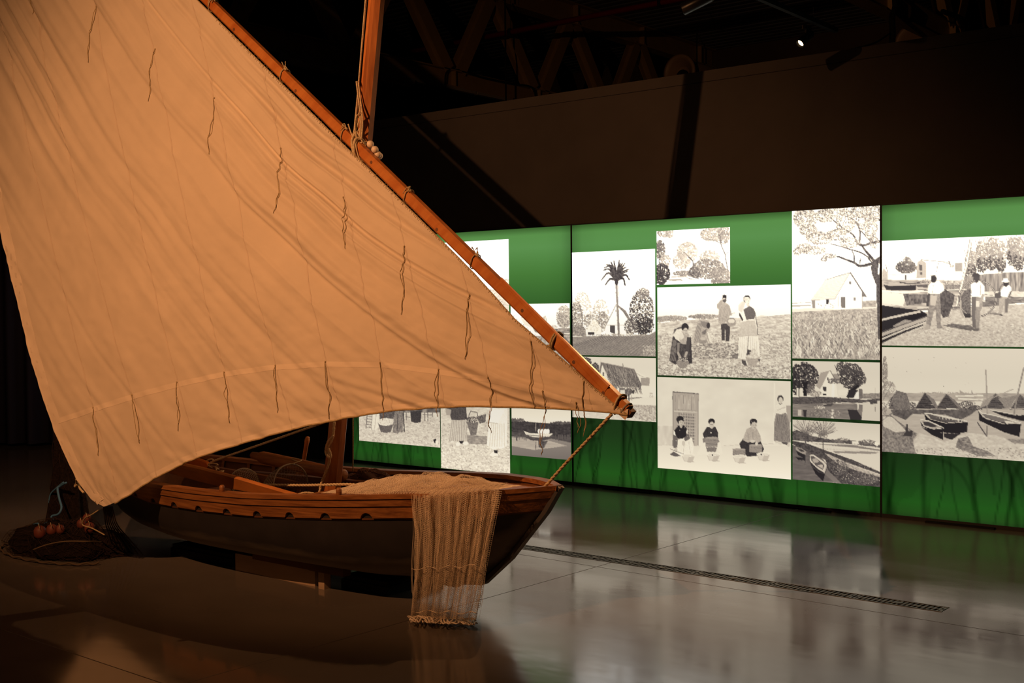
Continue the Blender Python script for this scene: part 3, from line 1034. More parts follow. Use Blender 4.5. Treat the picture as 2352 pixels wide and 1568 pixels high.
def pic_pickers():
    p = Print(1512, 1818, 660.5, 652.5, 862, 869.5, .99, R9)
    p.grad(.99, .95, (40, 600), (1360, 600), (1360, 920), (40, 920))
    p.poly(.82, (1000, 930), (1060, 905), (1200, 925), (1360, 895), (1360, 940), (1000, 945))
    p.tex(.74, .13, 16, 5, (40, 985), (300, 955), (640, 935), (900, 930), (1360, 900), (1360, 1560), (40, 1560), octv=3)
    p.fol(190, 935, 150, 26, .4, .68, 330, 8).fol(500, 918, 150, 22, .35, .66, 260, 8).fol(80, 945, 45, 28, .4, .66, 90, 8).line(.6, 5, (1080, 925), (1250, 905), (1340, 902))
    p.speck(900, .42, .66, 8, 50, 1080, 1350, 1520, 1.6).speck(700, .86, .97, 8, 50, 1050, 1350, 1520, 1.5).speck(220, .33, .5, 10, 300, 1180, 900, 1330, 2.2).speck(260, .38, .6, 12, 50, 1390, 1350, 1525, 1.5).speck(160, .85, .97, 14, 50, 1360, 1350, 1525, 1.4)
    # woman bending in front
    p.poly(.32, (205, 1080), (215, 1040), (275, 1015), (300, 1040), (230, 1090))
    p.poly(.22, (200, 1110), (260, 1110), (250, 1370), (225, 1385), (165, 1350), (185, 1210), amp=.1, grain=2)
    for i in range(9):
        p.line(.45, 4, (205 + i * 5, 1150), (172 + i * 8, 1350))
    p.poly(.2, (235, 1130), (375, 1110), (385, 1300), (388, 1372), (350, 1380), (230, 1360), amp=.07, grain=2)
    for i in range(6):
        p.line(.38, 3, (265 + i * 16, 1190), (255 + i * 22, 1330))
    p.poly(.85, (205, 1095), (235, 1045), (285, 1035), (355, 1075), (375, 1105), (345, 1140), (330, 1125), (300, 1135), (270, 1165), (225, 1135), amp=.05)
    p.poly(.62, (285, 1060), (345, 1070), (360, 1100), (330, 1190), (275, 1180), (265, 1140), amp=.05).poly(.82, (290, 1065), (312, 1120), (275, 1150), (265, 1090))
    p.ell(.16, 318, 1022, 36, 40).ell(.72, 324, 1060, 23, 32).poly(.16, (285, 1050), (296, 990), (345, 995), (350, 1040), (330, 1028), (303, 1035)).ell(.4, 316, 1052, 5, 4).ell(.4, 334, 1053, 5, 4).line(.5, 4, (326, 1056), (327, 1070)).line(.45, 4, (318, 1080), (333, 1081))
    p.line(.45, 26, (255, 1180), (250, 1265)).line(.6, 24, (250, 1270), (278, 1330)).line(.25, 36, (355, 1130), (340, 1240)).line(.62, 24, (335, 1265), (318, 1310))
    p.ell(.5, 295, 1365, 62, 38).poly(.52, (235, 1360), (355, 1360), (335, 1410), (300, 1425), (255, 1410), amp=.1, grain=2).ell(.2, 300, 1330, 40, 22).speck(30, .5, .9, 8, 255, 1310, 345, 1350)
    p.poly(.88, (205, 1385), (235, 1385), (230, 1425), (200, 1443), (198, 1420)).poly(.85, (370, 1380), (390, 1378), (418, 1405), (400, 1418), (380, 1405))
    # woman bending behind
    p.poly(.62, (400, 1185), (415, 1060), (445, 960), (480, 938), (535, 955), (565, 985), (560, 1030), (540, 1040), (545, 1070), (585, 1170), (555, 1175), (520, 1100), (500, 1150), (460, 1150), (430, 1195), amp=.08, grain=2)
    for i in range(7):
        p.line(.48, 4, (440 + i * 7, 985), (405 + i * 9, 1170))
    p.poly(.46, (470, 960), (545, 975), (560, 1020), (520, 1030), (480, 1010)).ell(.2, 545, 1005, 17, 30).poly(.85, (530, 1060), (550, 1075), (583, 1172), (560, 1172))
    p.poly(.4, (480, 1070), (530, 1035), (520, 1090), (480, 1100)).ell(.52, 492, 1155, 42, 30, amp=.06).ell(.7, 495, 1135, 30, 14).line(.6, 5, (462, 1140), (490, 1085), (525, 1140)).poly(.85, (428, 1188), (460, 1180), (445, 1200))
    # man shading his eyes
    p.poly(.24, (668, 985), (755, 985), (757, 1060), (748, 1160), (715, 1160), (714, 1050), (705, 1045), (706, 1150), (675, 1150), amp=.05)
    p.poly(.62, (640, 970), (648, 850), (628, 835), (630, 795), (660, 775), (700, 782), (735, 795), (755, 850), (765, 880), (745, 930), (700, 985), (665, 995), amp=.05, grain=2)
    for i in range(8):
        p.line(.5, 3, (655 + i * 12, 800), (650 + i * 11, 960))
    p.line(.58, 26, (645, 820), (665, 780), (690, 750)).ell(.3, 702, 760, 18, 24).poly(.14, (680, 745), (683, 712), (700, 705), (720, 712), (720, 742)).line(.75, 11, (675, 752), (705, 742)).line(.58, 24, (740, 820), (762, 900))
    p.ell(.56, 768, 975, 46, 42, amp=.08).ell(.8, 768, 962, 34, 20).line(.45, 5, (725, 960), (750, 930), (790, 935), (812, 965)).line(.6, 7, (765, 890), (800, 885)).poly(.85, (675, 1155), (705, 1155), (718, 1172), (690, 1178)).poly(.75, (715, 1160), (748, 1158), (738, 1172))
    # woman standing with baskets
    p.poly(.9, (845, 1110), (1030, 1105), (1048, 1320), (1000, 1330), (955, 1240), (945, 1300), (915, 1335), (830, 1325), amp=.03)
    for i in range(9):
        p.line(.76, 4, (860 + i * 19, 1120), (845 + i * 22, 1315))
    p.poly(.25, (925, 1240), (962, 1245), (960, 1300), (915, 1295)).line(.5, 7, (935, 1115), (925, 1240))
    p.poly(.72, (858, 975), (900, 945), (985, 945), (1010, 1010), (1022, 1090), (1015, 1112), (935, 1105), (845, 1120), amp=.05, grain=4).line(.92, 12, (860, 970), (930, 948), (985, 950))
    p.poly(.92, (850, 870), (885, 870), (915, 945), (875, 965)).poly(.2, (845, 880), (860, 900), (885, 950), (875, 965), (845, 910))
    p.poly(.34, (885, 850), (945, 815), (985, 840), (1003, 880), (995, 940), (915, 948), (900, 900), amp=.04)
    p.poly(.8, (840, 860), (838, 810), (865, 775), (895, 765), (900, 800), (885, 850), (870, 880), amp=.04).line(.78, 20, (860, 830), (900, 775), (930, 750))
    p.ell(.15, 920, 748, 35, 38).ell(.86, 926, 762, 26, 36).ell(.8, 905, 748, 15, 22).line(.4, 4, (925, 765), (940, 765)).line(.45, 3, (930, 790), (942, 790)).line(.75, 12, (905, 758), (940, 742)).poly(.8, (905, 800), (935, 825), (948, 810), (940, 790))
    p.line(.3, 7, (1000, 890), (1022, 1010), (1025, 1090)).line(.85, 10, (995, 930), (1018, 1030))
    p.poly(.62, (905, 1310), (1050, 1310), (1005, 1395), (935, 1395), amp=.06, grain=3).ell(.8, 975, 1305, 62, 22, amp=.12).line(.72, 9, (945, 1300), (975, 1235), (1000, 1240), (1020, 1300)).fol(985, 1275, 40, 30, .6, .95, 60, 7).poly(.28, (870, 1340), (905, 1345), (920, 1395), (895, 1395), (870, 1365)).poly(.2, (1025, 1330), (1055, 1330), (1040, 1360))
    p.tex(.4, .1, 10, 4, (770, 1290), (840, 1275), (830, 1330), (780, 1320))
    return p


def pic_sitters():
    p = Print(1512, 1818, 866, 874.5, 1074.5, 1099.5, .86, R4)
    p.tex(.865, .02, 60, 40, (930, 190), (2320, 190), (2320, 900), (930, 900))
    p.tex(.80, .05, 18, 40, (943, 700), (1095, 700), (1095, 900), (943, 890)).grad(.85, .92, (930, 895), (2320, 905), (2320, 1260), (930, 1260))
    p.line(.74, 5, (943, 893), (1095, 897)).line(.75, 5, (1620, 900), (2125, 880)).poly(.9, (2125, 260), (2140, 265), (2135, 880), (2120, 880))
    p.poly(.62, (1093, 350), (1362, 370), (1357, 900), (1095, 905)).line(.3, 8, (1095, 352), (1360, 372)).line(.42, 7, (1096, 355), (1098, 900)).line(.5, 6, (1358, 372), (1354, 900))
    for i in range(7):
        p.line(.5 + .08 * p.r.rand(), 4, (1120 + i * 34, 385), (1122 + i * 34, 540))
    p.tex(.66, .06, 6, 30, (1130, 385), (1330, 392), (1328, 535), (1130, 525)).line(.45, 5, (1205, 390), (1207, 530)).line(.5, 4, (1285, 393), (1285, 535)).line(.8, 10, (1110, 548), (1345, 560))
    p.poly(.5, (1142, 565), (1322, 580), (1320, 870), (1142, 870))
    for i in range(9):
        p.line(.7, 7, (1142, 590 + i * 31), (1322, 602 + i * 31)).line(.3, 4, (1142, 600 + i * 31), (1322, 612 + i * 31))
    for i in range(8):
        p.line(.66, 6, (1150 + i * 24, 565), (1150 + i * 24, 870))
    p.line(.66, 26, (1340, 570), (1336, 890))
    # first sitter
    p.poly(.9, (1100, 1005), (1150, 840), (1215, 815), (1290, 820), (1310, 900), (1300, 985), (1215, 1000), (1150, 1012), amp=.03).line(.72, 5, (1215, 880), (1200, 990)).line(.75, 5, (1260, 860), (1275, 975))
    p.poly(.32, (1065, 990), (1105, 960), (1180, 1005), (1120, 1012))
    p.poly(.36, (1102, 790), (1150, 800), (1142, 920), (1100, 920)).poly(.36, (1225, 780), (1262, 785), (1272, 830), (1225, 858), (1210, 835)).poly(.92, (1105, 745), (1130, 770), (1128, 800), (1103, 785)).poly(.92, (1228, 735), (1248, 740), (1248, 770), (1230, 775))
    p.poly(.12, (1112, 745), (1150, 700), (1210, 695), (1238, 725), (1235, 800), (1200, 828), (1150, 828), (1125, 790)).poly(.66, (1165, 690), (1200, 690), (1188, 722), (1172, 718)).ell(.14, 1170, 632, 38, 34).ell(.72, 1182, 668, 25, 36).poly(.14, (1140, 650), (1150, 612), (1200, 615), (1208, 655), (1185, 640), (1160, 648), (1158, 685)).line(.35, 4, (1172, 660), (1182, 660)).line(.35, 4, (1192, 660), (1202, 660)).line(.5, 4, (1190, 664), (1192, 678)).line(.4, 4, (1182, 690), (1198, 690)).ell(.75, 1205, 875, 16, 26).ell(.72, 1128, 945, 16, 24).line(.25, 4, (1068, 932), (1205, 985))
    # second sitter
    p.poly(.88, (1335, 1000), (1390, 880), (1440, 850), (1450, 985)).poly(.88, (1545, 850), (1580, 870), (1605, 970), (1590, 990), (1560, 950))
    p.poly(.45, (1400, 830), (1425, 810), (1430, 870), (1405, 870)).poly(.45, (1548, 810), (1572, 860), (1555, 870)).poly(.18, (1402, 775), (1445, 710), (1530, 708), (1560, 770), (1555, 825), (1410, 825), amp=.04).ell(.14, 1490, 655, 34, 32).ell(.76, 1492, 690, 24, 36).poly(.14, (1458, 670), (1465, 635), (1515, 635), (1522, 670), (1500, 655), (1478, 658)).line(.35, 4, (1480, 685), (1489, 685)).line(.35, 4, (1497, 685), (1506, 685)).line(.45, 4, (1485, 712), (1500, 712)).ell(.9, 1485, 768, 7, 7)
    p.poly(.5, (1428, 815), (1562, 825), (1548, 915), (1432, 910), amp=.05, grain=2).line(.35, 4, (1428, 845), (1555, 852)).line(.35, 4, (1430, 880), (1552, 886)).ell(.58, 1495, 820, 66, 10).poly(.42, (1435, 915), (1545, 918), (1535, 965), (1445, 960), amp=.06, grain=2)
    # third sitter
    p.poly(.17, (1775, 880), (1815, 825), (1990, 850), (2025, 935), (1995, 1000), (1855, 1012), (1790, 930), amp=.03)
    p.poly(.64, (1820, 810), (1850, 730), (1900, 705), (1955, 730), (1990, 800), (1998, 850), (1960, 875), (1925, 850), (1860, 870), (1815, 845), amp=.06, grain=3).line(.52, 5, (1910, 760), (1915, 845)).line(.52, 5, (1860, 770), (1870, 840))
    p.ell(.16, 1918, 655, 38, 30).ell(.72, 1924, 695, 28, 38).poly(.16, (1884, 675), (1895, 635), (1950, 635), (1957, 668), (1930, 658), (1900, 665), (1892, 700)).line(.35, 4, (1912, 692), (1924, 694)).line(.35, 4, (1934, 694), (1944, 692)).line(.45, 4, (1922, 722), (1938, 722))
    p.poly(.52, (1876, 890), (2008, 898), (2003, 972), (1876, 965), amp=.06, grain=2).line(.38, 4, (1876, 920), (2006, 928)).ell(.6, 1942, 893, 64, 9).ell(.78, 1910, 855, 26, 15).ell(.78, 1950, 880, 13, 20)
    p.poly(.5, (1705, 935), (1838, 940), (1838, 1010), (1708, 1003), amp=.06, grain=2).line(.35, 4, (1706, 962), (1838, 968)).line(.35, 4, (1706, 985), (1838, 992)).ell(.58, 1772, 936, 66, 9)
    for bx, by in ((1254, 998), (1508, 988), (1775, 1008), (2018, 985)):
        p.poly(.70, (bx - 68, by), (bx + 68, by), (bx + 45, by + 62), (bx - 42, by + 62)).poly(.8, (bx - 60, by + 6), (bx + 10, by + 6), (bx - 8, by + 58), (bx - 38, by + 56)).ell(.9, bx, by, 70, 17).ell(.82, bx, by + 2, 56, 11).poly(.66, (bx - 20, by + 62), (bx + 45, by + 62), (bx + 70, by + 70), (bx, by + 74))
    p.ell(.15, 1500, 995, 8, 7).ell(.12, 1998, 990, 8, 7)
    # girl standing at the right
    p.poly(.5, (2150, 565), (2250, 565), (2285, 640), (2300, 870), (2240, 872), (2125, 852), (2130, 660), amp=.06, grain=3)
    for i in range(10):
        p.line(.36, 4, (2160 + i * 9, 590), (2132 + i * 17, 850))
    p.poly(.88, (2140, 500), (2170, 468), (2230, 468), (2258, 500), (2250, 560), (2200, 580), (2145, 570), amp=.03).poly(.62, (2250, 490), (2300, 490), (2300, 660), (2280, 660), (2255, 560)).ell(.22, 2192, 425, 31, 40).ell(.78, 2194, 438, 22, 32).line(.4, 4, (2183, 436), (2191, 436)).line(.4, 4, (2198, 436), (2206, 436)).line(.45, 4, (2188, 456), (2202, 456)).poly(.12, (2168, 462), (2190, 475), (2215, 465), (2190, 485)).line(.7, 8, (2160, 540), (2240, 510)).ell(.78, 2155, 862, 16, 14).ell(.8, 2195, 875, 24, 14).ell(.75, 2275, 890, 14, 22).poly(.3, (2200, 860), (2270, 870), (2260, 895), (2215, 880))
    p.speck(40, .9, .97, 6, 960, 260, 2100, 860)
    return p


def pic_oak():
    p = Print(1821, 2024, 482, 467.5, 824.5, 824.5, .99, R1)
    p.tex(.62, .13, 7, 6, (80, 1040), (500, 1015), (880, 1000), (880, 1480), (80, 1480), octv=3)
    for i in range(900):
        x, y = 90 + 780 * p.r.rand(), 1060 + 400 * p.r.rand() ** .8
        k = (y - 1040) / 430
        a = (p.r.rand() - .5) * 2
        L = 18 + 50 * k
        p.line(.35 + .58 * p.r.rand(), 3 + 5 * k, (x, y), (x + L * .6 * a, y - L * .8))
    p.poly(.86, (80, 1015), (880, 995), (880, 1010), (500, 1025), (80, 1045)).line(.55, 5, (80, 965), (250, 958)).line(.6, 10, (80, 990), (250, 985)).tex(.6, .1, 8, 4, (715, 945), (840, 940), (840, 1000), (715, 1000)).poly(.5, (258, 935), (290, 935), (288, 1010), (265, 1005))
    p.poly(.97, (288, 930), (490, 915), (605, 688), (712, 860), (712, 1012), (500, 1020), (288, 1012)).line(.6, 4, (712, 880), (712, 1010)).line(.72, 4, (495, 900), (500, 1015))
    p.poly(.87, (603, 690), (380, 752), (250, 938), (468, 925), amp=.03)
    for i in range(12):
        p.line(.78, 3, (380 - i * 11, 755 + i * 15), (595 - i * 11, 695 + i * 19))
    p.line(.6, 5, (252, 938), (468, 926)).line(.55, 5, (603, 690), (468, 926)).line(.45, 5, (603, 690), (375, 755)).line(.35, 11, (606, 690), (690, 820), (748, 905)).poly(.4, (712, 862), (750, 905), (712, 908))
    p.poly(.2, (388, 930), (412, 930), (410, 975), (388, 972)).poly(.4, (520, 908), (560, 908), (560, 1010), (525, 1005)).poly(.35, (596, 770), (612, 770), (612, 795), (597, 795)).poly(.45, (636, 912), (652, 912), (652, 938), (637, 938)).speck(16, .4, .7, 6, 300, 970, 480, 1010)
    # branches then leaves
    for wd, pts in ((44, [(855, 700), (842, 620)]), (30, [(838, 620), (800, 560), (740, 490), (700, 430)]), (24, [(870, 410), (800, 420), (730, 445), (675, 430), (630, 350), (540, 290), (430, 200), (340, 130)]), (16, [(690, 420), (690, 300), (640, 220), (560, 180), (480, 150)]), (26, [(835, 600), (700, 630), (640, 600), (560, 570), (490, 545), (440, 555)]), (14, [(780, 560), (700, 510), (600, 480), (520, 455), (430, 430)]), (14, [(640, 600), (640, 540), (620, 490)]), (20, [(870, 215), (790, 190), (750, 140), (755, 75)]), (12, [(590, 200), (570, 130), (590, 80)]), (10, [(540, 290), (460, 310), (390, 330)]), (12, [(870, 130), (830, 80), (800, 70)]), (12, [(690, 300), (760, 380), (800, 420)]), (10, [(690, 610), (700, 560)]), (16, [(770, 560), (800, 600), (830, 640)])):
        q = spline(pts, 4)
        for i, (a, b) in enumerate(zip(q[:-1], q[1:])):
            p.line(.2 + .18 * p.r.rand(), wd * (1 - .65 * i / len(q)), a, b)
    p.poly(.26, (800, 700), (790, 640), (830, 570), (875, 540), (876, 1290), (856, 1290), (845, 1000), (838, 800), amp=.1, grain=3).poly(.97, (850, 700), (870, 560), (872, 640), (862, 712))
    for cx, cy, rx, ry, n in ((200, 200, 110, 90, 300), (380, 180, 90, 60, 170), (560, 230, 90, 110, 210), (230, 310, 80, 60, 160), (330, 380, 120, 60, 210), (190, 470, 70, 45, 120), (280, 490, 110, 40, 120), (130, 500, 40, 35, 40), (420, 540, 60, 25, 40), (370, 570, 30, 18, 20), (700, 130, 90, 70, 160), (790, 280, 60, 120, 200), (600, 420, 90, 50, 110), (830, 150, 50, 80, 120), (480, 350, 90, 50, 110), (720, 230, 70, 80, 90), (820, 420, 40, 60, 60), (450, 110, 110, 30, 80)):
        p.fol(cx, cy, rx, ry, .25, .66, int(n * 1.25), 7.5, 1)
        p.fol(cx, cy, rx, ry, .75, .95, n // 3, 7, 1)
    return p


def pic_canalhouse():
    p = Print(1822, 2024, 829, 831, 956, 966.5, .82, R2)
    p.grad(.80, .86, (70, 165), (790, 165), (790, 470), (70, 470))
    p.poly(.6, (265, 370), (300, 262), (378, 246), (345, 330), (300, 400)).poly(.9, (278, 452), (300, 390), (372, 248), (420, 330), (440, 455)).poly(.55, (395, 275), (450, 270), (450, 330), (415, 330)).line(.3, 5, (378, 246), (425, 335)).poly(.2, (320, 375), (347, 377), (345, 410), (322, 408)).poly(.3, (355, 300), (365, 300), (363, 320), (354, 318)).fol(410, 330, 55, 22, .2, .55, 60, 8).poly(.93, (392, 350), (411, 350), (411, 458), (390, 458)).poly(.88, (440, 400), (520, 400), (510, 445), (445, 445)).poly(.15, (320, 430), (345, 430), (345, 445), (320, 445))
    p.fol(165, 300, 120, 120, .08, .3, 420, 11).fol(100, 340, 40, 100, .08, .25, 120, 10).poly(.85, (110, 385), (160, 385), (160, 452), (110, 452)).poly(.1, (160, 340), (195, 340), (190, 452), (165, 452)).line(.12, 9, (130, 300), (128, 450)).fol(220, 400, 35, 45, .2, .6, 60, 8).fol(260, 430, 50, 25, .3, .85, 60, 8)
    p.fol(545, 290, 95, 105, .1, .38, 420, 9).fol(480, 220, 55, 50, .12, .4, 120, 7).fol(610, 310, 55, 60, .1, .35, 140, 8)
    for i in range(14):
        x = 425 + i * 15
        p.line(.25, 4, (x + 20, 290), (x - 12, 180 + abs(i - 3) * 7))
    p.line(.12, 26, (600, 370), (545, 410), (520, 455)).poly(.15, (525, 400), (600, 400), (590, 460), (510, 465)).poly(.93, (585, 420), (605, 415), (608, 475), (565, 470)).poly(.4, (605, 390), (635, 395), (640, 470), (610, 475), amp=.05)
    p.tex(.28, .08, 6, 4, (70, 458), (300, 455), (480, 465), (660, 480), (785, 462), (785, 492), (640, 505), (400, 500), (200, 525), (70, 530), octv=2).tex(.5, .1, 6, 3, (640, 430), (785, 425), (785, 470), (640, 470)).line(.4, 3, (735, 380), (738, 500))
    p.grad(.38, .52, (70, 515), (250, 510), (420, 500), (420, 660), (70, 660)).tex(.44, .05, 30, 4, (70, 520), (560, 505), (640, 520), (640, 660), (70, 660)).poly(.78, (640, 500), (785, 485), (785, 660), (630, 655)).poly(.16, (515, 555), (590, 560), (630, 620), (620, 655), (540, 640)).poly(.85, (388, 555), (408, 555), (405, 630), (385, 628)).fol(330, 590, 140, 30, .25, .7, 90, 8).poly(.72, (120, 560), (150, 560), (150, 610), (120, 605)).poly(.18, (160, 560), (190, 560), (185, 620), (165, 615)).poly(.8, (590, 500), (612, 505), (602, 560), (595, 560)).fol(290, 540, 45, 14, .6, .95, 40, 5)
    p.line(.75, 4, (318, 515), (370, 518), (412, 503)).poly(.25, (320, 518), (412, 508), (385, 530), (330, 530)).line(.6, 4, (470, 510), (560, 512), (575, 505)).line(.55, 5, (80, 520), (130, 515)).tex(.25, .06, 8, 4, (690, 490), (755, 488), (755, 510), (700, 515)).line(.35, 3, (735, 515), (738, 570))
    return p


def pic_canalboats():
    p = Print(1822, 2024, 964.5, 972, 1103, 1114.5, .80, R2)
    p.grad(.78, .86, (70, 630), (790, 630), (790, 850), (70, 850))
    for base, h_, n in (((185, 760), 130, 34), ((318, 770), 140, 46)):
        for i in range(n):
            a = -1.2 + 2.4 * i / (n - 1) + .2 * (p.r.rand() - .5)
            L = h_ * (.6 + .5 * p.r.rand())
            m_ = (base[0] + L * .5 * math.sin(a) * .9, base[1] - L * .5 * math.cos(a))
            p.line(.3 + .2 * p.r.rand(), 2.6, base, m_, (base[0] + L * math.sin(a), base[1] - L * math.cos(a)))
    p.fol(185, 755, 60, 40, .25, .6, 60, 5, 1).fol(320, 775, 40, 24, .2, .6, 40, 5)
    p.tex(.3, .1, 8, 5, (70, 735), (110, 720), (240, 770), (370, 795), (560, 805), (785, 842), (785, 862), (500, 828), (200, 815), (70, 800)).poly(.86, (555, 808), (610, 812), (605, 835), (550, 832)).fol(670, 820, 70, 22, .25, .55, 80, 7).fol(480, 798, 50, 14, .3, .6, 40, 6).poly(.9, (735, 815), (765, 825), (760, 850), (730, 840))
    p.poly(.8, (220, 825), (500, 828), (785, 868), (785, 1040), (700, 1010), (330, 870)).poly(.45, (215, 830), (560, 840), (785, 880), (785, 890), (560, 860)).poly(.5, (395, 890), (700, 892), (770, 905), (700, 912), (420, 905)).line(.55, 4, (330, 870), (785, 900))
    p.grad(.3, .42, (70, 840), (260, 880), (420, 1080), (500, 1150), (70, 1150)).tex(.34, .04, 30, 8, (70, 900), (210, 900), (250, 1000), (400, 1130), (70, 1130))
    p.tex(.24, .08, 7, 5, (70, 805), (200, 830), (330, 880), (560, 960), (785, 1060), (785, 1180), (470, 1150), (360, 1040), (340, 960), (180, 890), (70, 830), octv=2)
    p.tex(.62, .12, 6, 5, (330, 905), (380, 920), (500, 975), (785, 1080), (785, 1100), (600, 1050), (430, 985)).fol(440, 1020, 80, 60, .12, .5, 160, 8).fol(640, 1110, 120, 45, .12, .5, 200, 8).speck(60, .5, .85, 6, 400, 1000, 780, 1150).poly(.7, (520, 985), (785, 1075), (785, 1088), (560, 1010))
    p.line(.2, 9, (320, 790), (320, 880), (330, 915)).line(.3, 8, (183, 765), (182, 830))
    p.poly(.16, (208, 930), (235, 915), (320, 975), (352, 1010), (338, 1070), (290, 1060), (225, 1005)).poly(.72, (212, 925), (238, 916), (325, 975), (350, 1005), (335, 1062), (265, 1020), (215, 965)).poly(.3, (222, 932), (240, 928), (318, 985), (330, 1005), (318, 1040), (262, 1005), (225, 960)).poly(.6, (232, 955), (262, 945), (290, 975), (250, 985)).poly(.66, (268, 1000), (320, 998), (316, 1030)).line(.85, 4, (214, 925), (240, 918), (326, 976), (350, 1008)).line(.8, 4, (214, 930), (222, 975), (280, 1030), (334, 1062))
    p.poly(.1, (228, 1010), (290, 1062), (338, 1072), (320, 1130), (260, 1070))
    p.poly(.55, (100, 855), (150, 868), (185, 890), (182, 920), (140, 905), (105, 880)).poly(.2, (112, 865), (150, 875), (175, 892), (145, 895)).poly(.12, (105, 885), (180, 922), (175, 950), (120, 920)).tex(.12, .05, 6, 4, (100, 935), (170, 945), (180, 965), (120, 960)).line(.2, 4, (178, 920), (176, 1000))
    return p


def pic_fishermen():
    p = Print(2027, 2640, 557, 522, 793.5, 799, .97, R1)
    p.grad(.97, .93, (880, 350), (3400, 300), (3400, 760), (880, 760))
    p.fol(1110, 640, 95, 55, .2, .45, 260, 10).fol(1120, 590, 40, 40, .3, .55, 60, 8).line(.3, 6, (1105, 545), (1112, 640)).poly(.62, (890, 690), (905, 645), (945, 700), (945, 755), (890, 755), amp=.05).line(.35, 5, (925, 620), (942, 690))
    p.poly(.92, (1020, 705), (1205, 700), (1205, 755), (1020, 755)).poly(.25, (1100, 710), (1110, 710), (1110, 752), (1100, 752)).line(.5, 4, (945, 708), (1060, 708)).poly(.9, (945, 710), (1020, 710), (1020, 755), (945, 755))
    p.poly(.62, (1200, 740), (1208, 600), (1242, 572), (1288, 602), (1288, 735), amp=.03).poly(.96, (1288, 602), (1495, 605), (1500, 640), (1545, 645), (1550, 685), (1610, 690), (1605, 780), (1288, 760)).line(.5, 6, (1242, 574), (1440, 592), (1500, 610)).poly(.3, (1225, 615), (1250, 620), (1250, 672), (1228, 668)).poly(.3, (1235, 685), (1252, 685), (1250, 712), (1236, 710)).poly(.55, (1548, 602), (1612, 600), (1612, 680), (1550, 680), amp=.03).poly(.4, (1485, 585), (1500, 590), (1510, 622), (1500, 620)).fol(1520, 632, 20, 10, .4, .6, 14, 6).line(.4, 4, (1395, 605), (1380, 690))
    for cx, cy, rx, ry, n in ((1690, 600, 55, 110, 260), (1790, 540, 60, 140, 330), (1880, 520, 60, 150, 330), (1960, 540, 50, 140, 260), (2060, 480, 50, 110, 230), (2120, 520, 60, 150, 330), (2230, 500, 70, 160, 330), (2340, 540, 70, 150, 300), (2480, 540, 80, 160, 300), (2640, 520, 90, 160, 300), (2820, 540, 90, 150, 300)):
        p.fol(cx, cy, rx, ry, .38, .72, n, 8).fol(cx, cy + 80, rx * .9, 70, .15, .4, 90, 9)
        for i in range(7):
            p.line(.5, 4, (cx, cy + 60), (cx + (i - 3) * rx * .35, cy - ry * (1.0 + .15 * p.r.rand())))
    p.tex(.5, .16, 5, 40, (1640, 720), (1800, 705), (2000, 690), (3400, 640), (3400, 880), (1640, 860), octv=2)
    p.tex(.8, .06, 10, 4, (1780, 860), (3400, 850), (3400, 920), (1780, 905)).tex(.45, .12, 14, 4, (1820, 905), (3400, 915), (3400, 960), (1820, 960))
    p.tex(.62, .12, 30, 5, (880, 755), (1640, 760), (1640, 1040), (880, 1020), octv=2).poly(.85, (890, 865), (1080, 880), (1100, 930), (1080, 990), (890, 965)).tex(.36, .12, 8, 14, (1080, 880), (1300, 885), (1300, 960), (1110, 985)).line(.88, 18, (890, 855), (1100, 868), (1310, 850))
    p.line(.5, 6, (890, 775), (1300, 770)).poly(.16, (905, 795), (960, 812), (1200, 800), (1198, 848), (930, 848)).poly(.6, (950, 772), (1060, 792), (1200, 795), (1100, 806), (960, 808)).line(.2, 9, (1050, 778), (1130, 790), (1310, 775)).fol(1280, 770, 60, 22, .3, .8, 60, 7).fol(1500, 790, 90, 26, .3, .95, 110, 8).poly(.3, (1200, 800), (1330, 795), (1320, 825), (1210, 820)).line(.3, 8, (1220, 845), (1640, 855)).poly(.45, (1450, 800), (1640, 795), (1650, 830), (1460, 845), amp=.15).line(.85, 8, (1450, 850), (1650, 840))
    p.tex(.70, .08, 8, 5, (1240, 1050), (1500, 1010), (1800, 985), (3400, 930), (3400, 1420), (880, 1400), (880, 1330), octv=3).speck(260, .5, .62, 7, 1300, 1150, 2600, 1340, 2.2).speck(160, .78, .88, 8, 1100, 1080, 2600, 1340, 2.2).tex(.4, .1, 16, 5, (1780, 950), (2140, 930), (2150, 960), (1800, 1000))
    # punt at the lower left
    p.poly(.12, (880, 980), (1000, 1000), (1240, 1030), (1295, 1060), (1290, 1130), (880, 1330)).line(.7, 20, (885, 1115), (1060, 1075), (1230, 1040)).poly(.5, (985, 1170), (1100, 1110), (1170, 1125), (1020, 1190), amp=.1).poly(.08, (1060, 1110), (1220, 1050), (1280, 1070), (1190, 1110)).line(.62, 30, (885, 1250), (1100, 1170), (1290, 1105)).line(.3, 8, (885, 1225), (1290, 1085)).line(.72, 16, (885, 1290), (1100, 1200), (1300, 1130)).line(.15, 12, (885, 1318), (1080, 1230), (1260, 1160)).speck(14, .15, .3, 5, 900, 1180, 1280, 1240).poly(.8, (880, 960), (1010, 985), (1100, 992), (890, 985))
    p.line(.75, 12, (1210, 1010), (1600, 985)).line(.35, 10, (1210, 1022), (1640, 1000)).line(.5, 14, (1530, 1020), (1640, 1010))
    # mast
    p.line(.45, 26, (1690, 395), (1650, 640), (1566, 985)).line(.88, 14, (1692, 395), (1648, 640), (1562, 985)).line(.5, 4, (1700, 440), (1600, 960))
    # big hoop net
    q = np.linspace(0, 6.283, 50)
    hp = [(1750 + 165 * math.cos(t) + 22 * math.sin(t), 925 - 160 * math.sin(t) + 18 * math.cos(t)) for t in q]
    p.poly(.34, (1600, 900), (1640, 850), (1690, 830), (1690, 1090), (1630, 1080), (1600, 1000), amp=.12, grain=3)
    p.line(.25, 14, *hp).line(.66, 6, *hp)
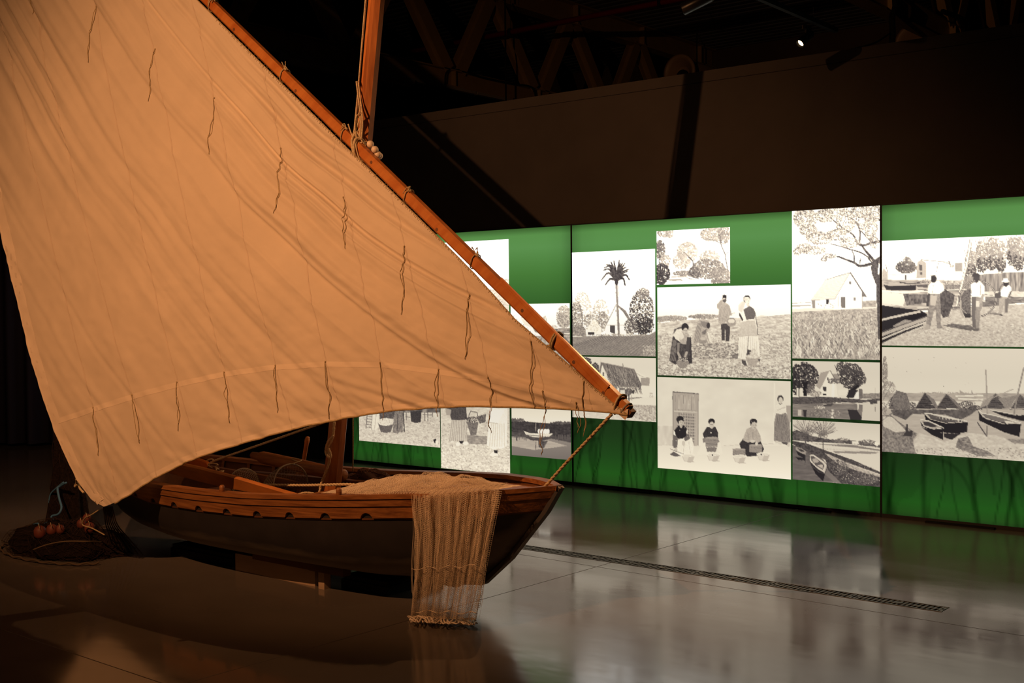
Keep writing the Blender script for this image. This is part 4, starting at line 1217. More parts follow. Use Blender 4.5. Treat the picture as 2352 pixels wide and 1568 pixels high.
    for i in range(5):
        p.line(.4, 4, (1690, 870), (1890, 850 + i * 45)).line(.45, 4, (1700, 860 + 30 * i), (1610, 930 + 30 * i))
    p.line(.6, 16, (1600, 940), (1600, 1040), (1622, 1090)).poly(.2, (1625, 1060), (1690, 1060), (1690, 1098), (1640, 1095))
    # man with the bundled net
    p.tex(.28, .08, 6, 8, (1395, 850), (1450, 835), (1545, 890), (1535, 960), (1490, 1085), (1440, 1095), (1405, 1030), (1390, 930), octv=2).line(.6, 7, (1395, 870), (1400, 960), (1412, 1090))
    p.poly(.48, (1318, 875), (1412, 878), (1420, 1000), (1418, 1180), (1385, 1180), (1372, 1010), (1350, 1060), (1325, 1195), (1283, 1190), (1310, 1010), amp=.08, grain=5).poly(.66, (1330, 890), (1390, 900), (1370, 990), (1325, 980)).poly(.6, (1290, 1150), (1320, 1160), (1325, 1200), (1270, 1205)).poly(.5, (1380, 1160), (1420, 1160), (1435, 1185), (1385, 1192))
    p.poly(.95, (1312, 800), (1345, 775), (1400, 760), (1445, 800), (1452, 850), (1410, 880), (1315, 880), amp=.03).line(.6, 5, (1350, 800), (1345, 870)).line(.9, 24, (1320, 810), (1312, 880)).line(.25, 22, (1312, 885), (1300, 985)).ell(.18, 1356, 745, 26, 38).ell(.92, 1362, 702, 40, 12).poly(.95, (1335, 702), (1345, 678), (1380, 680), (1388, 705)).line(.55, 4, (1325, 715), (1400, 728))
    # man with the hoop
    p.poly(.52, (1695, 900), (1805, 895), (1795, 990), (1770, 1050), (1768, 1210), (1725, 1218), (1702, 1180), (1698, 1040), amp=.05, grain=5).poly(.36, (1695, 900), (1740, 900), (1730, 1060), (1735, 1190), (1702, 1180)).poly(.8, (1740, 940), (1775, 950), (1765, 1000), (1735, 1000)).poly(.35, (1700, 1190), (1765, 1190), (1758, 1215), (1715, 1215))
    p.poly(.95, (1690, 800), (1725, 775), (1770, 765), (1812, 810), (1815, 895), (1780, 912), (1700, 905), amp=.03).line(.6, 5, (1780, 800), (1775, 890)).line(.6, 22, (1800, 890), (1775, 960)).ell(.24, 1738, 748, 28, 34).poly(.22, (1698, 730), (1712, 698), (1755, 692), (1772, 712), (1768, 732), (1730, 728)).line(.6, 6, (1720, 755), (1728, 770))
    # third man
    p.poly(.3, (1900, 880), (1960, 860), (1960, 920), (1905, 915)).poly(.6, (1948, 915), (2035, 910), (2022, 1050), (1990, 1062), (1988, 985), (1965, 1070), (1938, 1062), amp=.05).poly(.4, (1995, 930), (2033, 915), (2020, 1050), (1995, 1050)).poly(.95, (1960, 850), (1985, 810), (2035, 800), (2058, 830), (2052, 870), (2030, 912), (1960, 905)).line(.3, 8, (1972, 795), (1945, 840), (1942, 890), (1962, 908)).ell(.2, 2005, 788, 24, 28).ell(.95, 2002, 768, 34, 10).poly(.95, (1978, 768), (1985, 742), (2018, 738), (2028, 766)).line(.4, 18, (2052, 860), (2030, 910)).line(.2, 10, (1955, 1068), (1975, 1075))
    p.tex(.36, .07, 10, 4, (1440, 1165), (1520, 1150), (1690, 1165), (1720, 1200), (1690, 1212), (1500, 1180)).tex(.45, .07, 10, 4, (1830, 1050), (1945, 1052), (1960, 1078), (1860, 1062)).tex(.5, .07, 10, 4, (1420, 1160), (1440, 1185), (1400, 1195))
    return p


def pic_boathuts():
    p = Print(2027, 2640, 798.5, 802.5, 1036.5, 1078, .83, R2)
    p.grad(.80, .86, (780, 40), (2900, 40), (2900, 460), (780, 460)).speck(10, .3, .5, 4, 880, 120, 1500, 380)
    p.tex(.62, .07, 30, 4, (780, 425), (2900, 430), (2900, 500), (780, 490), octv=2).poly(.88, (1380, 445), (1600, 440), (1600, 452), (1380, 455)).poly(.85, (1400, 465), (1600, 470), (1600, 482), (1400, 478)).poly(.6, (1410, 400), (1450, 425), (1418, 432)).poly(.5, (1508, 400), (1520, 430), (1508, 432)).fol(1290, 425, 200, 6, .5, .75, 50, 7)
    p.tex(.66, .03, 40, 5, (780, 545), (2900, 545), (2900, 960), (780, 960)).tex(.32, .06, 10, 12, (860, 560), (1560, 555), (1500, 600), (1420, 640), (1300, 600), (1040, 590), (980, 640), (880, 600), octv=2)
    p.fol(1470, 530, 80, 40, .2, .5, 150, 8).fol(1030, 540, 40, 40, .2, .45, 70, 8).fol(1540, 545, 60, 18, .18, .4, 60, 7)
    for pts, dk in (([(845, 550), (860, 480), (908, 404), (930, 420), (900, 560)], .33), ([(1055, 550), (1133, 420), (1222, 550)], .24), ([(1222, 552), (1305, 430), (1408, 552)], .27), ([(1565, 548), (1600, 540), (1700, 428), (1775, 552)], .30), ([(1810, 560), (1895, 435), (1990, 560)], .32), ([(2060, 560), (2150, 430), (2250, 560)], .3), ([(2300, 560), (2400, 425), (2500, 560)], .32)):
        c = pts[-2] if len(pts) > 3 else pts[1]
        top = min(pts, key=lambda v: v[1])
        p.poly(.42, top, (top[0] + 75, top[1] + 55), (pts[-1][0] + 22, 545), pts[-1], amp=.08, grain=3)
        p.poly(dk, *pts, amp=.06, grain=2)
        for i in range(6):
            yy = top[1] + 40 + i * 16
            hw = (yy - top[1]) * .62
            p.line(dk * .55, 3, (top[0] - hw, yy), (top[0] + hw, yy))
        p.line(.52, 5, pts[0], top)
    p.poly(.40, (908, 404), (985, 425), (1020, 520), (1015, 555), (900, 560), (870, 500), amp=.1, grain=3).poly(.55, (1600, 490), (1690, 440), (1640, 520), (1570, 548), amp=.06).poly(.5, (1720, 470), (1880, 440), (1820, 540), (1790, 555), amp=.06)
    p.line(.9, 6, (1308, 550), (1385, 552)).line(.7, 4, (1170, 515), (1200, 518))
    p.tex(.45, .12, 6, 6, (780, 600), (860, 600), (960, 680), (1040, 730), (1075, 750), (1040, 800), (1060, 870), (1120, 920), (780, 905), octv=2).poly(.75, (800, 610), (870, 615), (940, 680), (985, 730), (900, 740), (800, 690), amp=.05)
    p.tex(.75, .06, 12, 6, (1060, 900), (1040, 820), (1090, 745), (1180, 770), (1290, 815), (1400, 765), (1490, 745), (1700, 765), (1900, 820), (2300, 880), (2900, 900), (2900, 990), (1500, 950), (1080, 915), octv=2).tex(.45, .12, 8, 4, (1400, 790), (1480, 770), (1520, 850), (1640, 890), (1700, 930), (1560, 930), (1380, 860), octv=2).speck(200, .35, .6, 6, 1050, 860, 2300, 950, 2).tex(.5, .1, 8, 4, (1780, 790), (2300, 800), (2300, 850), (1850, 830))
    p.fol(815, 260, 22, 130, .35, .65, 170, 7).fol(845, 390, 55, 60, .4, .72, 130, 7, 1).line(.4, 4, (800, 480), (880, 340)).line(.35, 5, (800, 560), (870, 460), (920, 420)).line(.4, 4, (800, 640), (900, 560), (980, 480)).line(.35, 5, (850, 600), (940, 570), (1000, 520)).fol(800, 560, 30, 60, .4, .6, 60, 7)
    # boats
    p.poly(.10, (1130, 590), (1160, 620), (1300, 650), (1482, 645), (1475, 735), (1400, 748), (1290, 740), (1180, 690), (1140, 640)).poly(.30, (1150, 592), (1300, 625), (1440, 655), (1320, 660), (1180, 625)).line(.85, 8, (1133, 588), (1180, 590), (1330, 622), (1480, 652)).line(.7, 6, (1133, 592), (1175, 632), (1300, 665), (1480, 655)).line(.6, 4, (1480, 645), (1476, 735))
    for i in range(9):
        p.line(.8, 5, (1230 + i * 25, 608 + i * 5), (1228 + i * 25, 624 + i * 4))
    p.poly(.1, (1098, 650), (1130, 690), (1285, 712), (1280, 745), (1180, 725), (1110, 690)).poly(.62, (1102, 640), (1170, 650), (1284, 702), (1200, 710), (1125, 690)).poly(.2, (1120, 655), (1170, 658), (1240, 692), (1190, 698), (1130, 682)).line(.85, 6, (1100, 636), (1170, 650), (1286, 704)).line(.8, 5, (1100, 640), (1125, 688), (1200, 712), (1284, 708)).poly(.1, (1110, 700), (1280, 748), (1282, 800), (1190, 760)).poly(.15, (1285, 745), (1420, 750), (1350, 800), (1290, 780))
    p.poly(.10, (1562, 570), (1600, 620), (1750, 660), (1905, 668), (1892, 775), (1770, 740), (1570, 645)).poly(.40, (1580, 580), (1680, 600), (1860, 660), (1740, 660), (1610, 620)).line(.85, 7, (1565, 560), (1590, 585), (1690, 605), (1905, 665)).line(.75, 6, (1568, 575), (1620, 628), (1750, 668), (1900, 670)).poly(.8, (1770, 645), (1840, 655), (1850, 668), (1780, 665))
    p.poly(.12, (1660, 565), (1850, 600), (2100, 610), (2090, 660), (1920, 650), (1760, 610)).line(.8, 6, (1660, 560), (1850, 598), (2110, 606)).line(.6, 9, (1690, 555), (2110, 548))
    p.line(.55, 9, (1622, 240), (1628, 400), (1634, 590)).line(.5, 12, (1925, 225), (1885, 400), (1845, 600)).line(.6, 7, (1640, 480), (1730, 440), (1840, 395)).line(.3, 8, (1632, 690), (1628, 770)).line(.25, 9, (1555, 660), (1622, 762)).line(.2, 16, (992, 680), (990, 740)).poly(.2, (980, 735), (1040, 725), (1030, 775), (960, 765))
    return p


def pic_meadowhouse():
    p = Print(905, 1171, 562, 551.5, 800, 800, 1., R7)
    p.fol(870, 360, 26, 22, .5, .8, 60, 6).poly(.8, (845, 350), (900, 340), (900, 395), (850, 400)).line(.5, 3, (850, 352), (900, 342)).line(.6, 3, (855, 380), (900, 378))
    p.tex(.75, .1, 6, 4, (200, 395), (900, 395), (900, 760), (200, 760))
    return p


def pic_orchard():
    p = Print(1175.5, 1311, 698, 696.5, 912, 914, .97, R8)
    p.poly(.9, (385, 230), (460, 195), (475, 300), (500, 340), (385, 330)).poly(.7, (385, 225), (460, 190), (440, 270), (390, 290), amp=.05).line(.4, 4, (458, 190), (482, 300)).line(.5, 4, (155, 210), (240, 205)).poly(.86, (150, 215), (330, 260), (420, 330), (400, 380), (200, 300))
    p.fol(690, 200, 95, 140, .4, .75, 380, 9).fol(690, 250, 90, 90, .35, .65, 160, 9).line(.75, 12, (655, 420), (665, 310), (610, 230)).line(.7, 9, (665, 310), (740, 220)).line(.7, 7, (668, 330), (690, 250)).fol(520, 330, 90, 26, .5, .8, 80, 8)
    p.tex(.5, .14, 10, 5, (300, 340), (560, 350), (770, 340), (770, 470), (500, 460), (330, 390), octv=2).line(.85, 14, (690, 405), (770, 410)).line(.35, 6, (600, 390), (770, 400)).tex(.6, .12, 8, 5, (300, 440), (780, 430), (780, 1300), (20, 1300), (20, 440), octv=2)
    p.poly(.45, (650, 480), (700, 450), (770, 530), (770, 600)).line(.3, 6, (690, 450), (770, 530))
    return p


def pic_market():
    p = Print(826, 1012, 820, 824, 1010, 1028.5, .78, R6)
    p.tex(.77, .07, 10, 5, (225, -420), (835, -420), (835, 260), (225, 260), octv=3).speck(260, .55, .68, 6, 240, 40, 820, 240, 1.8).speck(120, .86, .94, 6, 240, 40, 820, 240, 1.8).tex(.35, .2, 20, 20, (235, -300), (825, -300), (825, -10), (235, -10), octv=2)
    p.line(.45, 7, (300, -10), (290, 105)).line(.4, 7, (338, -10), (332, 110))
    for i in range(5):
        p.line(.45, 5, (297, 15 + i * 20), (335, 20 + i * 20))
    p.poly(.88, (340, -20), (385, -10), (380, 100), (365, 112), (330, 108), amp=.04).line(.7, 5, (365, 0), (352, 105)).poly(.3, (385, -20), (500, -20), (490, 35), (390, 40), amp=.1)
    p.poly(.34, (374, 62), (492, 62), (470, 128), (440, 138), (398, 130), amp=.06, grain=3).ell(.86, 433, 58, 58, 28, amp=.08).speck(40, .6, .97, 6, 385, 38, 480, 78)
    p.poly(.45, (500, -20), (560, -20), (556, 135), (535, 128), (520, 142), (482, 135), (488, 60), amp=.1, grain=4).line(.28, 6, (520, 0), (515, 120)).line(.2, 7, (560, -10), (566, 130))
    p.poly(.2, (610, -20), (690, -20), (685, 60), (650, 66), (615, 55), amp=.05).line(.4, 6, (580, -10), (582, 45)).line(.4, 5, (575, 20), (610, 25))
    for x in (712, 735, 768):
        p.line(.4, 6, (x, -10), (x + 2, 50 if x != 768 else 20))
    p.line(.4, 5, (700, 5), (770, 8)).line(.45, 4, (735, 30), (760, 30)).poly(.12, (775, 185), (795, 178), (800, 205), (785, 212)).ell(.9, 800, 205, 10, 16)
    return p


def pic_skirts():
    p = Print(1014, 1172.5, 812, 815, 1081, 1099.5, .82, R6)
    p.tex(.80, .07, 10, 6, (820, -420), (1340, -420), (1340, 480), (820, 480), octv=3).speck(420, .52, .7, 6, 830, 60, 1325, 420, 1.6).speck(300, .9, .99, 7, 830, 200, 1325, 460, 1.6).tex(.55, .1, 10, 5, (1000, 150), (1170, 160), (1170, 220), (1010, 215), octv=2)
    p.poly(.78, (905, 30), (1012, 35), (1022, 200), (960, 205), (888, 190), amp=.04)
    for i in range(10):
        p.line(.58, 5, (912 + i * 11, 45), (893 + i * 14, 195))
    p.poly(.26, (860, -60), (1010, -60), (1020, 40), (960, 46), (905, 42), (895, 5), amp=.06).poly(.6, (862, -40), (905, -30), (898, 10), (868, 8)).poly(.6, (905, -120), (1000, -120), (1000, -60), (905, -60))
    p.ell(.92, 952, 218, 15, 14).ell(.92, 1008, 212, 22, 13).poly(.15, (960, 195), (995, 195), (985, 215), (968, 212))
    p.poly(.4, (1012, 55), (1100, 60), (1085, 150), (1045, 155), amp=.1, grain=3).ell(.3, 1055, 40, 42, 22, amp=.1).speck(26, .6, .95, 7, 1020, 20, 1095, 60).line(.3, 5, (1020, 40), (1045, -20), (1090, -10), (1100, 40)).poly(.35, (1085, 20), (1155, 0), (1150, 60), (1110, 70), amp=.12)
    p.poly(.93, (1180, -40), (1310, -40), (1305, 230), (1280, 248), (1200, 255), (1160, 225), (1175, 70), amp=.03)
    for i in range(7):
        p.line(.8, 5, (1195 + i * 15, 70), (1180 + i * 18, 235))
    p.poly(.95, (1180, -30), (1290, -30), (1240, 70), (1180, 60)).line(.7, 5, (1240, 70), (1180, 62)).poly(.92, (1178, 295), (1215, 262), (1245, 275), (1240, 300), (1200, 308)).poly(.15, (1210, 262), (1240, 262), (1238, 285), (1215, 280))
    return p


def pic_lagoon():
    p = Print(1177, 1313, 906, 908, 1043.5, 1056.5, .88, R6)
    p.grad(.84, .92, (1330, -160), (1780, -160), (1780, 60), (1330, 60))
    p.tex(.20, .05, 8, 6, (1330, 35), (1450, 55), (1600, 68), (1700, 58), (1780, 62), (1780, 178), (1330, 130), octv=2)
    p.fol(1380, 45, 60, 12, .2, .45, 50, 8).fol(1700, 64, 80, 10, .2, .4, 50, 7)
    p.grad(.52, .36, (1330, 128), (1780, 172), (1780, 345), (1330, 345)).tex(.26, .05, 14, 10, (1330, 128), (1780, 170), (1780, 210), (1640, 180), (1330, 160), octv=2).tex(.62, .03, 30, 4, (1340, 170), (1600, 190), (1740, 230), (1500, 260), (1340, 230), octv=2)
    for i in range(40):
        x = 1345 + 420 * p.r.rand()
        p.line(.3, 5, (x, 150), (x, 165 + 30 * p.r.rand()))
    p.poly(.85, (1425, 122), (1480, 140), (1640, 142), (1605, 166), (1500, 168), (1445, 152), amp=.06).line(.3, 4, (1440, 150), (1600, 166)).poly(.25, (1432, 165), (1500, 175), (1640, 170), (1560, 195), (1480, 190)).line(.7, 4, (1514, 68), (1512, 130)).line(.3, 4, (1514, 200), (1512, 255))
    for x in (1540, 1562, 1582, 1600):
        p.ell(.95, x, 125, 13, 20).ell(.2, x - 2, 104, 6, 6)
    p.tex(.3, .1, 8, 6, (1530, 195), (1600, 195), (1570, 250), (1535, 240))
    return p


# green printed ground of the light boxes, with dark tree silhouettes towards the floor
def green_face(name, parent, x0, x1, seed, y=D - .010):
    R = np.random.RandomState(seed)
    cell = .014
    nu, nv = int((x1 - x0) / cell), int(LBZ / cell)
    X, Z = np.meshgrid(np.linspace(x0 + .008, x1 - .008, nu), np.linspace(.03, LBZ - .012, nv), indexing='ij')
    x, z = X.ravel(), Z.ravel()
    zz = [0, .06, .14, .3, .5, .8, 1.2, 1.6, 1.95, 2.2, 2.32, 2.385]
    gr = np.interp(z, zz, [52, 76, 84, 70, 56, 48, 56, 92, 122, 144, 142, 96])
    rd = np.interp(z, zz, [30, 36, 34, 32, 30, 28, 32, 50, 72, 92, 90, 60])
    bl = np.interp(z, zz, [22, 26, 26, 26, 24, 22, 26, 40, 56, 78, 74, 46])
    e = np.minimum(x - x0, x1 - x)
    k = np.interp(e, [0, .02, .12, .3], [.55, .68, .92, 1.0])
    sh = np.ones(len(x))
    for i in range(34):                                   # trunks and stems
        cx, wd, h_ = x0 + (x1 - x0) * R.rand(), .008 + .035 * R.rand() ** 2, .25 + .95 * R.rand()
        lean = (R.rand() - .5) * .35
        d = np.abs(x - cx - lean * z - .05 * vnoise(z * 3, seed + i)) / wd
        m = np.clip(1.2 - d, 0, 1) * np.clip((h_ - z) / .2, 0, 1)
        sh *= 1 - m * (.25 + .3 * R.rand())
    for i in range(16):                                   # arching stalks
        cx, r_, cz = x0 + (x1 - x0) * R.rand(), .15 + .4 * R.rand(), .1 + .2 * R.rand()
        d = np.abs(np.hypot((x - cx), (z - cz) * .8) - r_) / .014
        m = np.clip(1.3 - d, 0, 1) * (z > cz) * (x > cx if i % 2 else x < cx)
        sh *= 1 - m * .28
    sh *= 1 - .12 * np.clip((.9 - z) / .5, 0, 1) * (vnoise2(x * 3, z * 2, seed) > .1)
    f = lambda v: np.where(v / 255 <= .04045, v / 255 / 12.92, ((v / 255 + .055) / 1.055) ** 2.4)
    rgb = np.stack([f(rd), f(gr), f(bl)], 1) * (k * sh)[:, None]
    P = np.stack([x, np.full(len(x), y), z], 1)
    me = mesh(name, P, grid_faces(nu, nv)[:, ::-1].copy())
    at = me.attributes.new('print', 'FLOAT_COLOR', 'POINT')
    at.data.foreach_set('color', np.concatenate([rgb, np.ones((len(rgb), 1))], 1).astype(np.float32).ravel())
    return obj(name, me, 'print', parent)


lbs = []
for i, lb in enumerate(('green backlit photo panel largely hidden behind the sail', 'green backlit photo panel with the palm tree and the field workers', 'green backlit photo panel with the fishermen and the boat huts')):
    a, b = LB[i], LB[i + 1]
    t = thing('light_box', lb, 'display panel', ((a + b) / 2, D, 0), 'row of green backlit photo panels')
    g = G()
    g.box(a + .002, a + .008, D - .014, D + .12, 0, LBZ).box(b - .008, b - .002, D - .014, D + .12, 0, LBZ).box(a + .008, b - .008, D - .014, D + .12, LBZ - .010, LBZ - .001).box(a + .008, b - .008, D - .014, D + .12, .0, .03).box(a + .008, b - .008, D + .06, D + .12, .03, LBZ - .01)
    g.build('frame', 'frame', t)
    for xx in (a + .35, b - .9):
        G().box(xx, xx + .5, D - .05, D - .014, .0, .012).build('foot_plate', 'black', t)
    lbs.append(green_face('green_fabric', t, a, b, 40 + i))
for f, i, lb in ((pic_meadowhouse, 0, 'bright photo of pale sky over a meadow house'), (pic_orchard, 0, 'photo of bare trees and small houses'), (pic_market, 0, 'photo of seated people around a full basket'), (pic_skirts, 0, 'tall photo of two women in long skirts carrying a basket'), (pic_lagoon, 0, 'dark photo of a rowing boat on still water'),
                 (pic_palm, 1, 'photo of a tall palm above a white cottage and ploughed field'), (pic_thatch, 1, 'photo of a thatched cottage with a horse'), (pic_grove, 1, 'photo of a sandy path through trees'), (pic_pickers, 1, 'photo of four field workers bending over baskets'), (pic_sitters, 1, 'photo of three seated women sieving beside a door'), (pic_oak, 1, 'tall photo of a spreading tree over a white cottage'), (pic_canalhouse, 1, 'photo of a white house and dark trees by a canal'), (pic_canalboats, 1, 'photo of two boats moored by a bank with bare trees'),
                 (pic_fishermen, 2, 'photo of three men walking with hoop nets past boats'), (pic_boathuts, 2, 'photo of thatched boat huts and moored boats')):
    print_part('photo_print', f(), lbs[i], lb)

# ================================================================== the boat
BY, XB = 4.95, -3.66
BL = 3.56
_hs = [0, .6, .74, 1.39, 1.8, 2.26, 2.86, 3.56]
_hz = [.69, .645, .638, .591, .564, .55, .54, .575]
_ks = [0, .12, .356, .54, .75, 1.06, 2.6, 3.3, 3.56]
_kz = [.684, .542, .284, .140, .112, .10, .10, .13, .17]
PU = np.array([(0, 0), (.4, .06), (.66, .15), (.80, .27), (.89, .46), (.95, .72), (1, 1)])
PV = np.array([(0, 0), (.12, .1), (.3, .25), (.5, .45), (.7, .65), (.87, .83), (1, 1)])


def sheer(s):
    return float(np.interp(s, _hs, _hz))


def keelz(s):
    return float(np.interp(s, _ks, _kz))


def hbeam(s):
    h = .62 * (1 - math.exp(-(s / .55) ** 1.15)) + .006
    if s > 2.1:
        h *= 1 - .42 * ((s - 2.1) / 1.46) ** 2
    return h


def section(s, n=22):
    k = min(1, s / 1.1)
    P = PV * (1 - k) + PU * k
    zk, zs, hb = keelz(s), sheer(s), hbeam(s)
    t = np.linspace(0, 1, n)
    q = np.linspace(0, 1, len(P))
    tt = t
    y_ = np.interp(tt, q, P[:, 0])
    z_ = np.interp(tt, q, P[:, 1])
    # soften
    for _ in range(2):
        y_[1:-1] = (y_[:-2] + 2 * y_[1:-1] + y_[2:]) / 4
        z_[1:-1] = (z_[:-2] + 2 * z_[1:-1] + z_[2:]) / 4
    return y_ * hb, zk + z_ * (zs - zk), z_


def hull_y(s, z):
    y_, z_, _ = section(s)
    return float(np.interp(z, z_, y_))


boat = thing('fishing_boat', 'small wooden fishing boat with dark hull and orange wood gunwale', 'boat', (XB - 1.8, BY, .10))
ss = np.concatenate([np.linspace(0, .6, 16)[:-1], np.linspace(.6, BL, 40)])
V, gth, ns = [], [], 22
for s in ss:
    y_, z_, zf = section(s)
    ring = [(XB - s, BY - a, b) for a, b in zip(y_[::-1], z_[::-1])] + [(XB - s, BY + a, b) for a, b in zip(y_[1:], z_[1:])]
    V += ring
    gth += list(zf[::-1]) + list(zf[1:])
m = 2 * ns - 1
Fq = []
for i in range(len(ss) - 1):
    for j in range(m - 1):
        a = i * m + j
        Fq.append((a, a + 1, a + m + 1, a + m))
Fq.append(tuple((len(ss) - 1) * m + j for j in range(m)))
me = mesh('hull_shell', V, Fq, True)
at = me.attributes.new('girth', 'FLOAT', 'POINT')
at.data.foreach_set('value', np.array(gth, np.float32))
hull = obj('hull_shell', me, 'hull', boat, label='dark grey painted hull with pale worn band at the bilge')
me.materials.append(MT['boatwood_dark'])
bm = bmesh.new()
bm.from_mesh(me)
bmesh.ops.recalc_face_normals(bm, faces=bm.faces)
bm.to_mesh(me)
bm.free()
md = hull.modifiers.new('planking', 'SOLIDIFY')
md.thickness = .022
md.offset = -1
md.material_offset = 1
md.material_offset_rim = 1


def side_strip(name, ztop, zbot, out, sgn, m_, s0=.015, s1=BL, n=150, inner=-.004):
    S_ = np.linspace(s0, s1, n)
    V = []
    for s in S_:
        zs = sheer(s)
        zt, zb = zs - ztop(s), zs - zbot(s)
        zb = max(zb, min(keelz(s) + .004, zs - .004))
        zt = max(zt, zb + .0005)
        k = min(1, s / .22)
        yt, yb = hull_y(s, zt), hull_y(s, zb)
        for yy, zz, oo in ((yt, zt, out * k), (yb, zb, out * k), (yb, zb, inner), (yt, zt, inner)):
            V.append((XB - s, BY + sgn * (yy + oo), zz))
    Fc = []
    for i in range(n - 1):
        for j in range(4):
            a, b = i * 4 + j, i * 4 + (j + 1) % 4
            Fc.append((a, b, b + 4, a + 4) if sgn < 0 else (a + 4, b + 4, b, a))
    Fc.append((0, 1, 2, 3))
    Fc.append(tuple((n - 1) * 4 + j for j in (3, 2, 1, 0)))
    return obj(name, mesh(name, V, Fc), m_, boat)


def notch(s):
    d = abs(((s - .92) % .265) - .1325)
    k = max(0, 1 - ((.1325 - d) / .034) ** 2) if (.1325 - d) < .034 else 0
    return .030 * math.sqrt(k) if s > .75 else 0


for sg in (-1, 1):
    side_strip('rail_cap', lambda s: -.012, lambda s: .012, .026, sg, 'boatwood', inner=-.045)
    side_strip('rubbing_strake', lambda s: .013, lambda s: .052, .020, sg, 'boatwood')
    side_strip('scalloped_strake', lambda s: .054, lambda s: .118 - notch(s), .013, sg, 'boatwood', n=520)
    side_strip('lower_bead', lambda s: .118, lambda s: .128, .005, sg, 'boatwood_dark')
# stem and keel
g = G()
st = [(XB - .010, .694), (XB - .10, .56), (XB - .345, .285), (XB - .53, .128), (XB - .78, .096)]
for a, b in zip(st[:-1], st[1:]):
    g.beam((a[0], BY, a[1]), (b[0], BY, b[1]), .044, .024, (1, 0, 0))
g.build('stem_post', 'hull', boat)
G().box(XB - 3.4, XB - .72, BY - .02, BY + .02, .075, .115).build('keel', 'hull', boat)
# ribs
for i in range(12):
    s = .95 + i * .215
    y_, z_, _ = section(s)
    for sg in (-1, 1):
        P = [(XB - s, BY + sg * max(0, a - .034), b + .02) for a, b in zip(y_, z_)][3:]
        P[-1] = (P[-1][0], P[-1][1], P[-1][2] - .03)
        G().tube(P, .013, 5).build('rib', 'boatwood', boat)
# bottom boards, thwarts, deck planks
for k in range(4):
    y0 = -.28 + k * .142
    G().box(XB - 2.95, XB - 1.2, BY + y0, BY + y0 + .132, .178, .195).build('bottom_board', 'boatwood_dark', boat)
for s, wd in ((1.70, .20), (2.75, .18)):
    h = hull_y(s, sheer(s) - .10) - .02
    G().box(XB - s - wd / 2, XB - s + wd / 2, BY - h, BY + h, sheer(s) - .12, sheer(s) - .09).build('thwart', 'boatwood_dark', boat)
fr = np.linspace(-1, 1, 8)
for k in range(7):
    V = []
    S_ = np.linspace(.06, 1.42, 24)
    for s in S_:
        h = hull_y(s, sheer(s) - .03) - .022
        zc = sheer(s) - .028
        for f in (fr[k] + .012, fr[k + 1] - .012):
            V.append((XB - s, BY + h * f, zc + .012 * (1 - f * f)))
        for f in (fr[k + 1] - .012, fr[k] + .012):
            V.append((XB - s, BY + h * f, zc - .016))
    Fc = []
    for i in range(len(S_) - 1):
        for j in range(4):
            a, b = i * 4 + j, i * 4 + (j + 1) % 4
            Fc.append((a, b, b + 4, a + 4))
    Fc += [(0, 1, 2, 3), tuple((len(S_) - 1) * 4 + j for j in (3, 2, 1, 0))]
    obj('deck_plank', mesh('deck_plank', V, Fc), 'boatwood', boat)
h = hull_y(1.43, sheer(1.43) - .06) - .02
G().box(XB - 1.455, XB - 1.425, BY - h, BY + h, sheer(1.43) - .10, sheer(1.43) - .005).build('deck_beam', 'boatwood', boat)
# oarlock pins on the near rail
for s in (1.08, 2.0):
    G().lathe((XB - s, BY - hbeam(s) - .0, sheer(s)), (XB - s, BY - hbeam(s), sheer(s) + .05), [(0, .016), (.04, .016), (.05, .010)], 10).build('thole_pin', 'boatwood', boat, True)
MXZ = lambda z: -5.452 + .153 * (z - .2)
G().box(MXZ(.16) - .11, MXZ(.16) + .11, BY - .09, BY + .09, .115, .203).build('mast_step', 'boatwood_dark', boat)

# ------------------------------------------------------------------ cradle under the boat
bl, brr = onz(543, 1309, 0), onz(722, 1347, 0)
G().box(bl[0], brr[0], 4.695, 4.735, 0, .107).build('support_board', 'lightwood', None, label='pale pine board standing on edge under the boat', cat='board')
G().box(-5.225, -5.175, 4.675, 4.725, 0, .104).build('support_post', 'lightwood', None, label='short pale post beside the board under the boat', cat='post')
V, Fc = [], []
for xx, zb_ in ((-5.79, .106), (-5.28, .106), (-5.27, .103), (-4.99, .103)):
    zn = [float(np.interp(o_, *section(XB - xx)[:2])) + .003 for o_ in (.30, .24)]
    V += [(xx, BY - .30, zb_), (xx, BY - .24, zb_), (xx, BY - .24, zn[1]), (xx, BY - .30, zn[0])]
for i in range(3):
    for k in range(4):
        l = (k + 1) % 4
        Fc.append((i * 4 + k, i * 4 + l, i * 4 + 4 + l, i * 4 + 4 + k))
Fc += [(3, 2, 1, 0), (12, 13, 14, 15)]
obj('support_plank', mesh('support_plank', V, Fc), 'boatwood_dark', None, 'brown wooden plank wedged between the hull and the pale board', 'plank')
for (a, b, c, d, lb) in ((-5.14, -4.765, 4.775, 5.25, 'black support block under the front half of the boat'), (-6.75, -6.10, 4.74, 5.20, 'black support block under the rear half of the boat')):
    g = G().box(a, b, c, d, 0, .05).box(a + .01, b - .01, c + .01, d - .01, .05, .0755)
    g.build('support_block', 'black', None, label=lb, cat='support', group='black blocks under the boat')

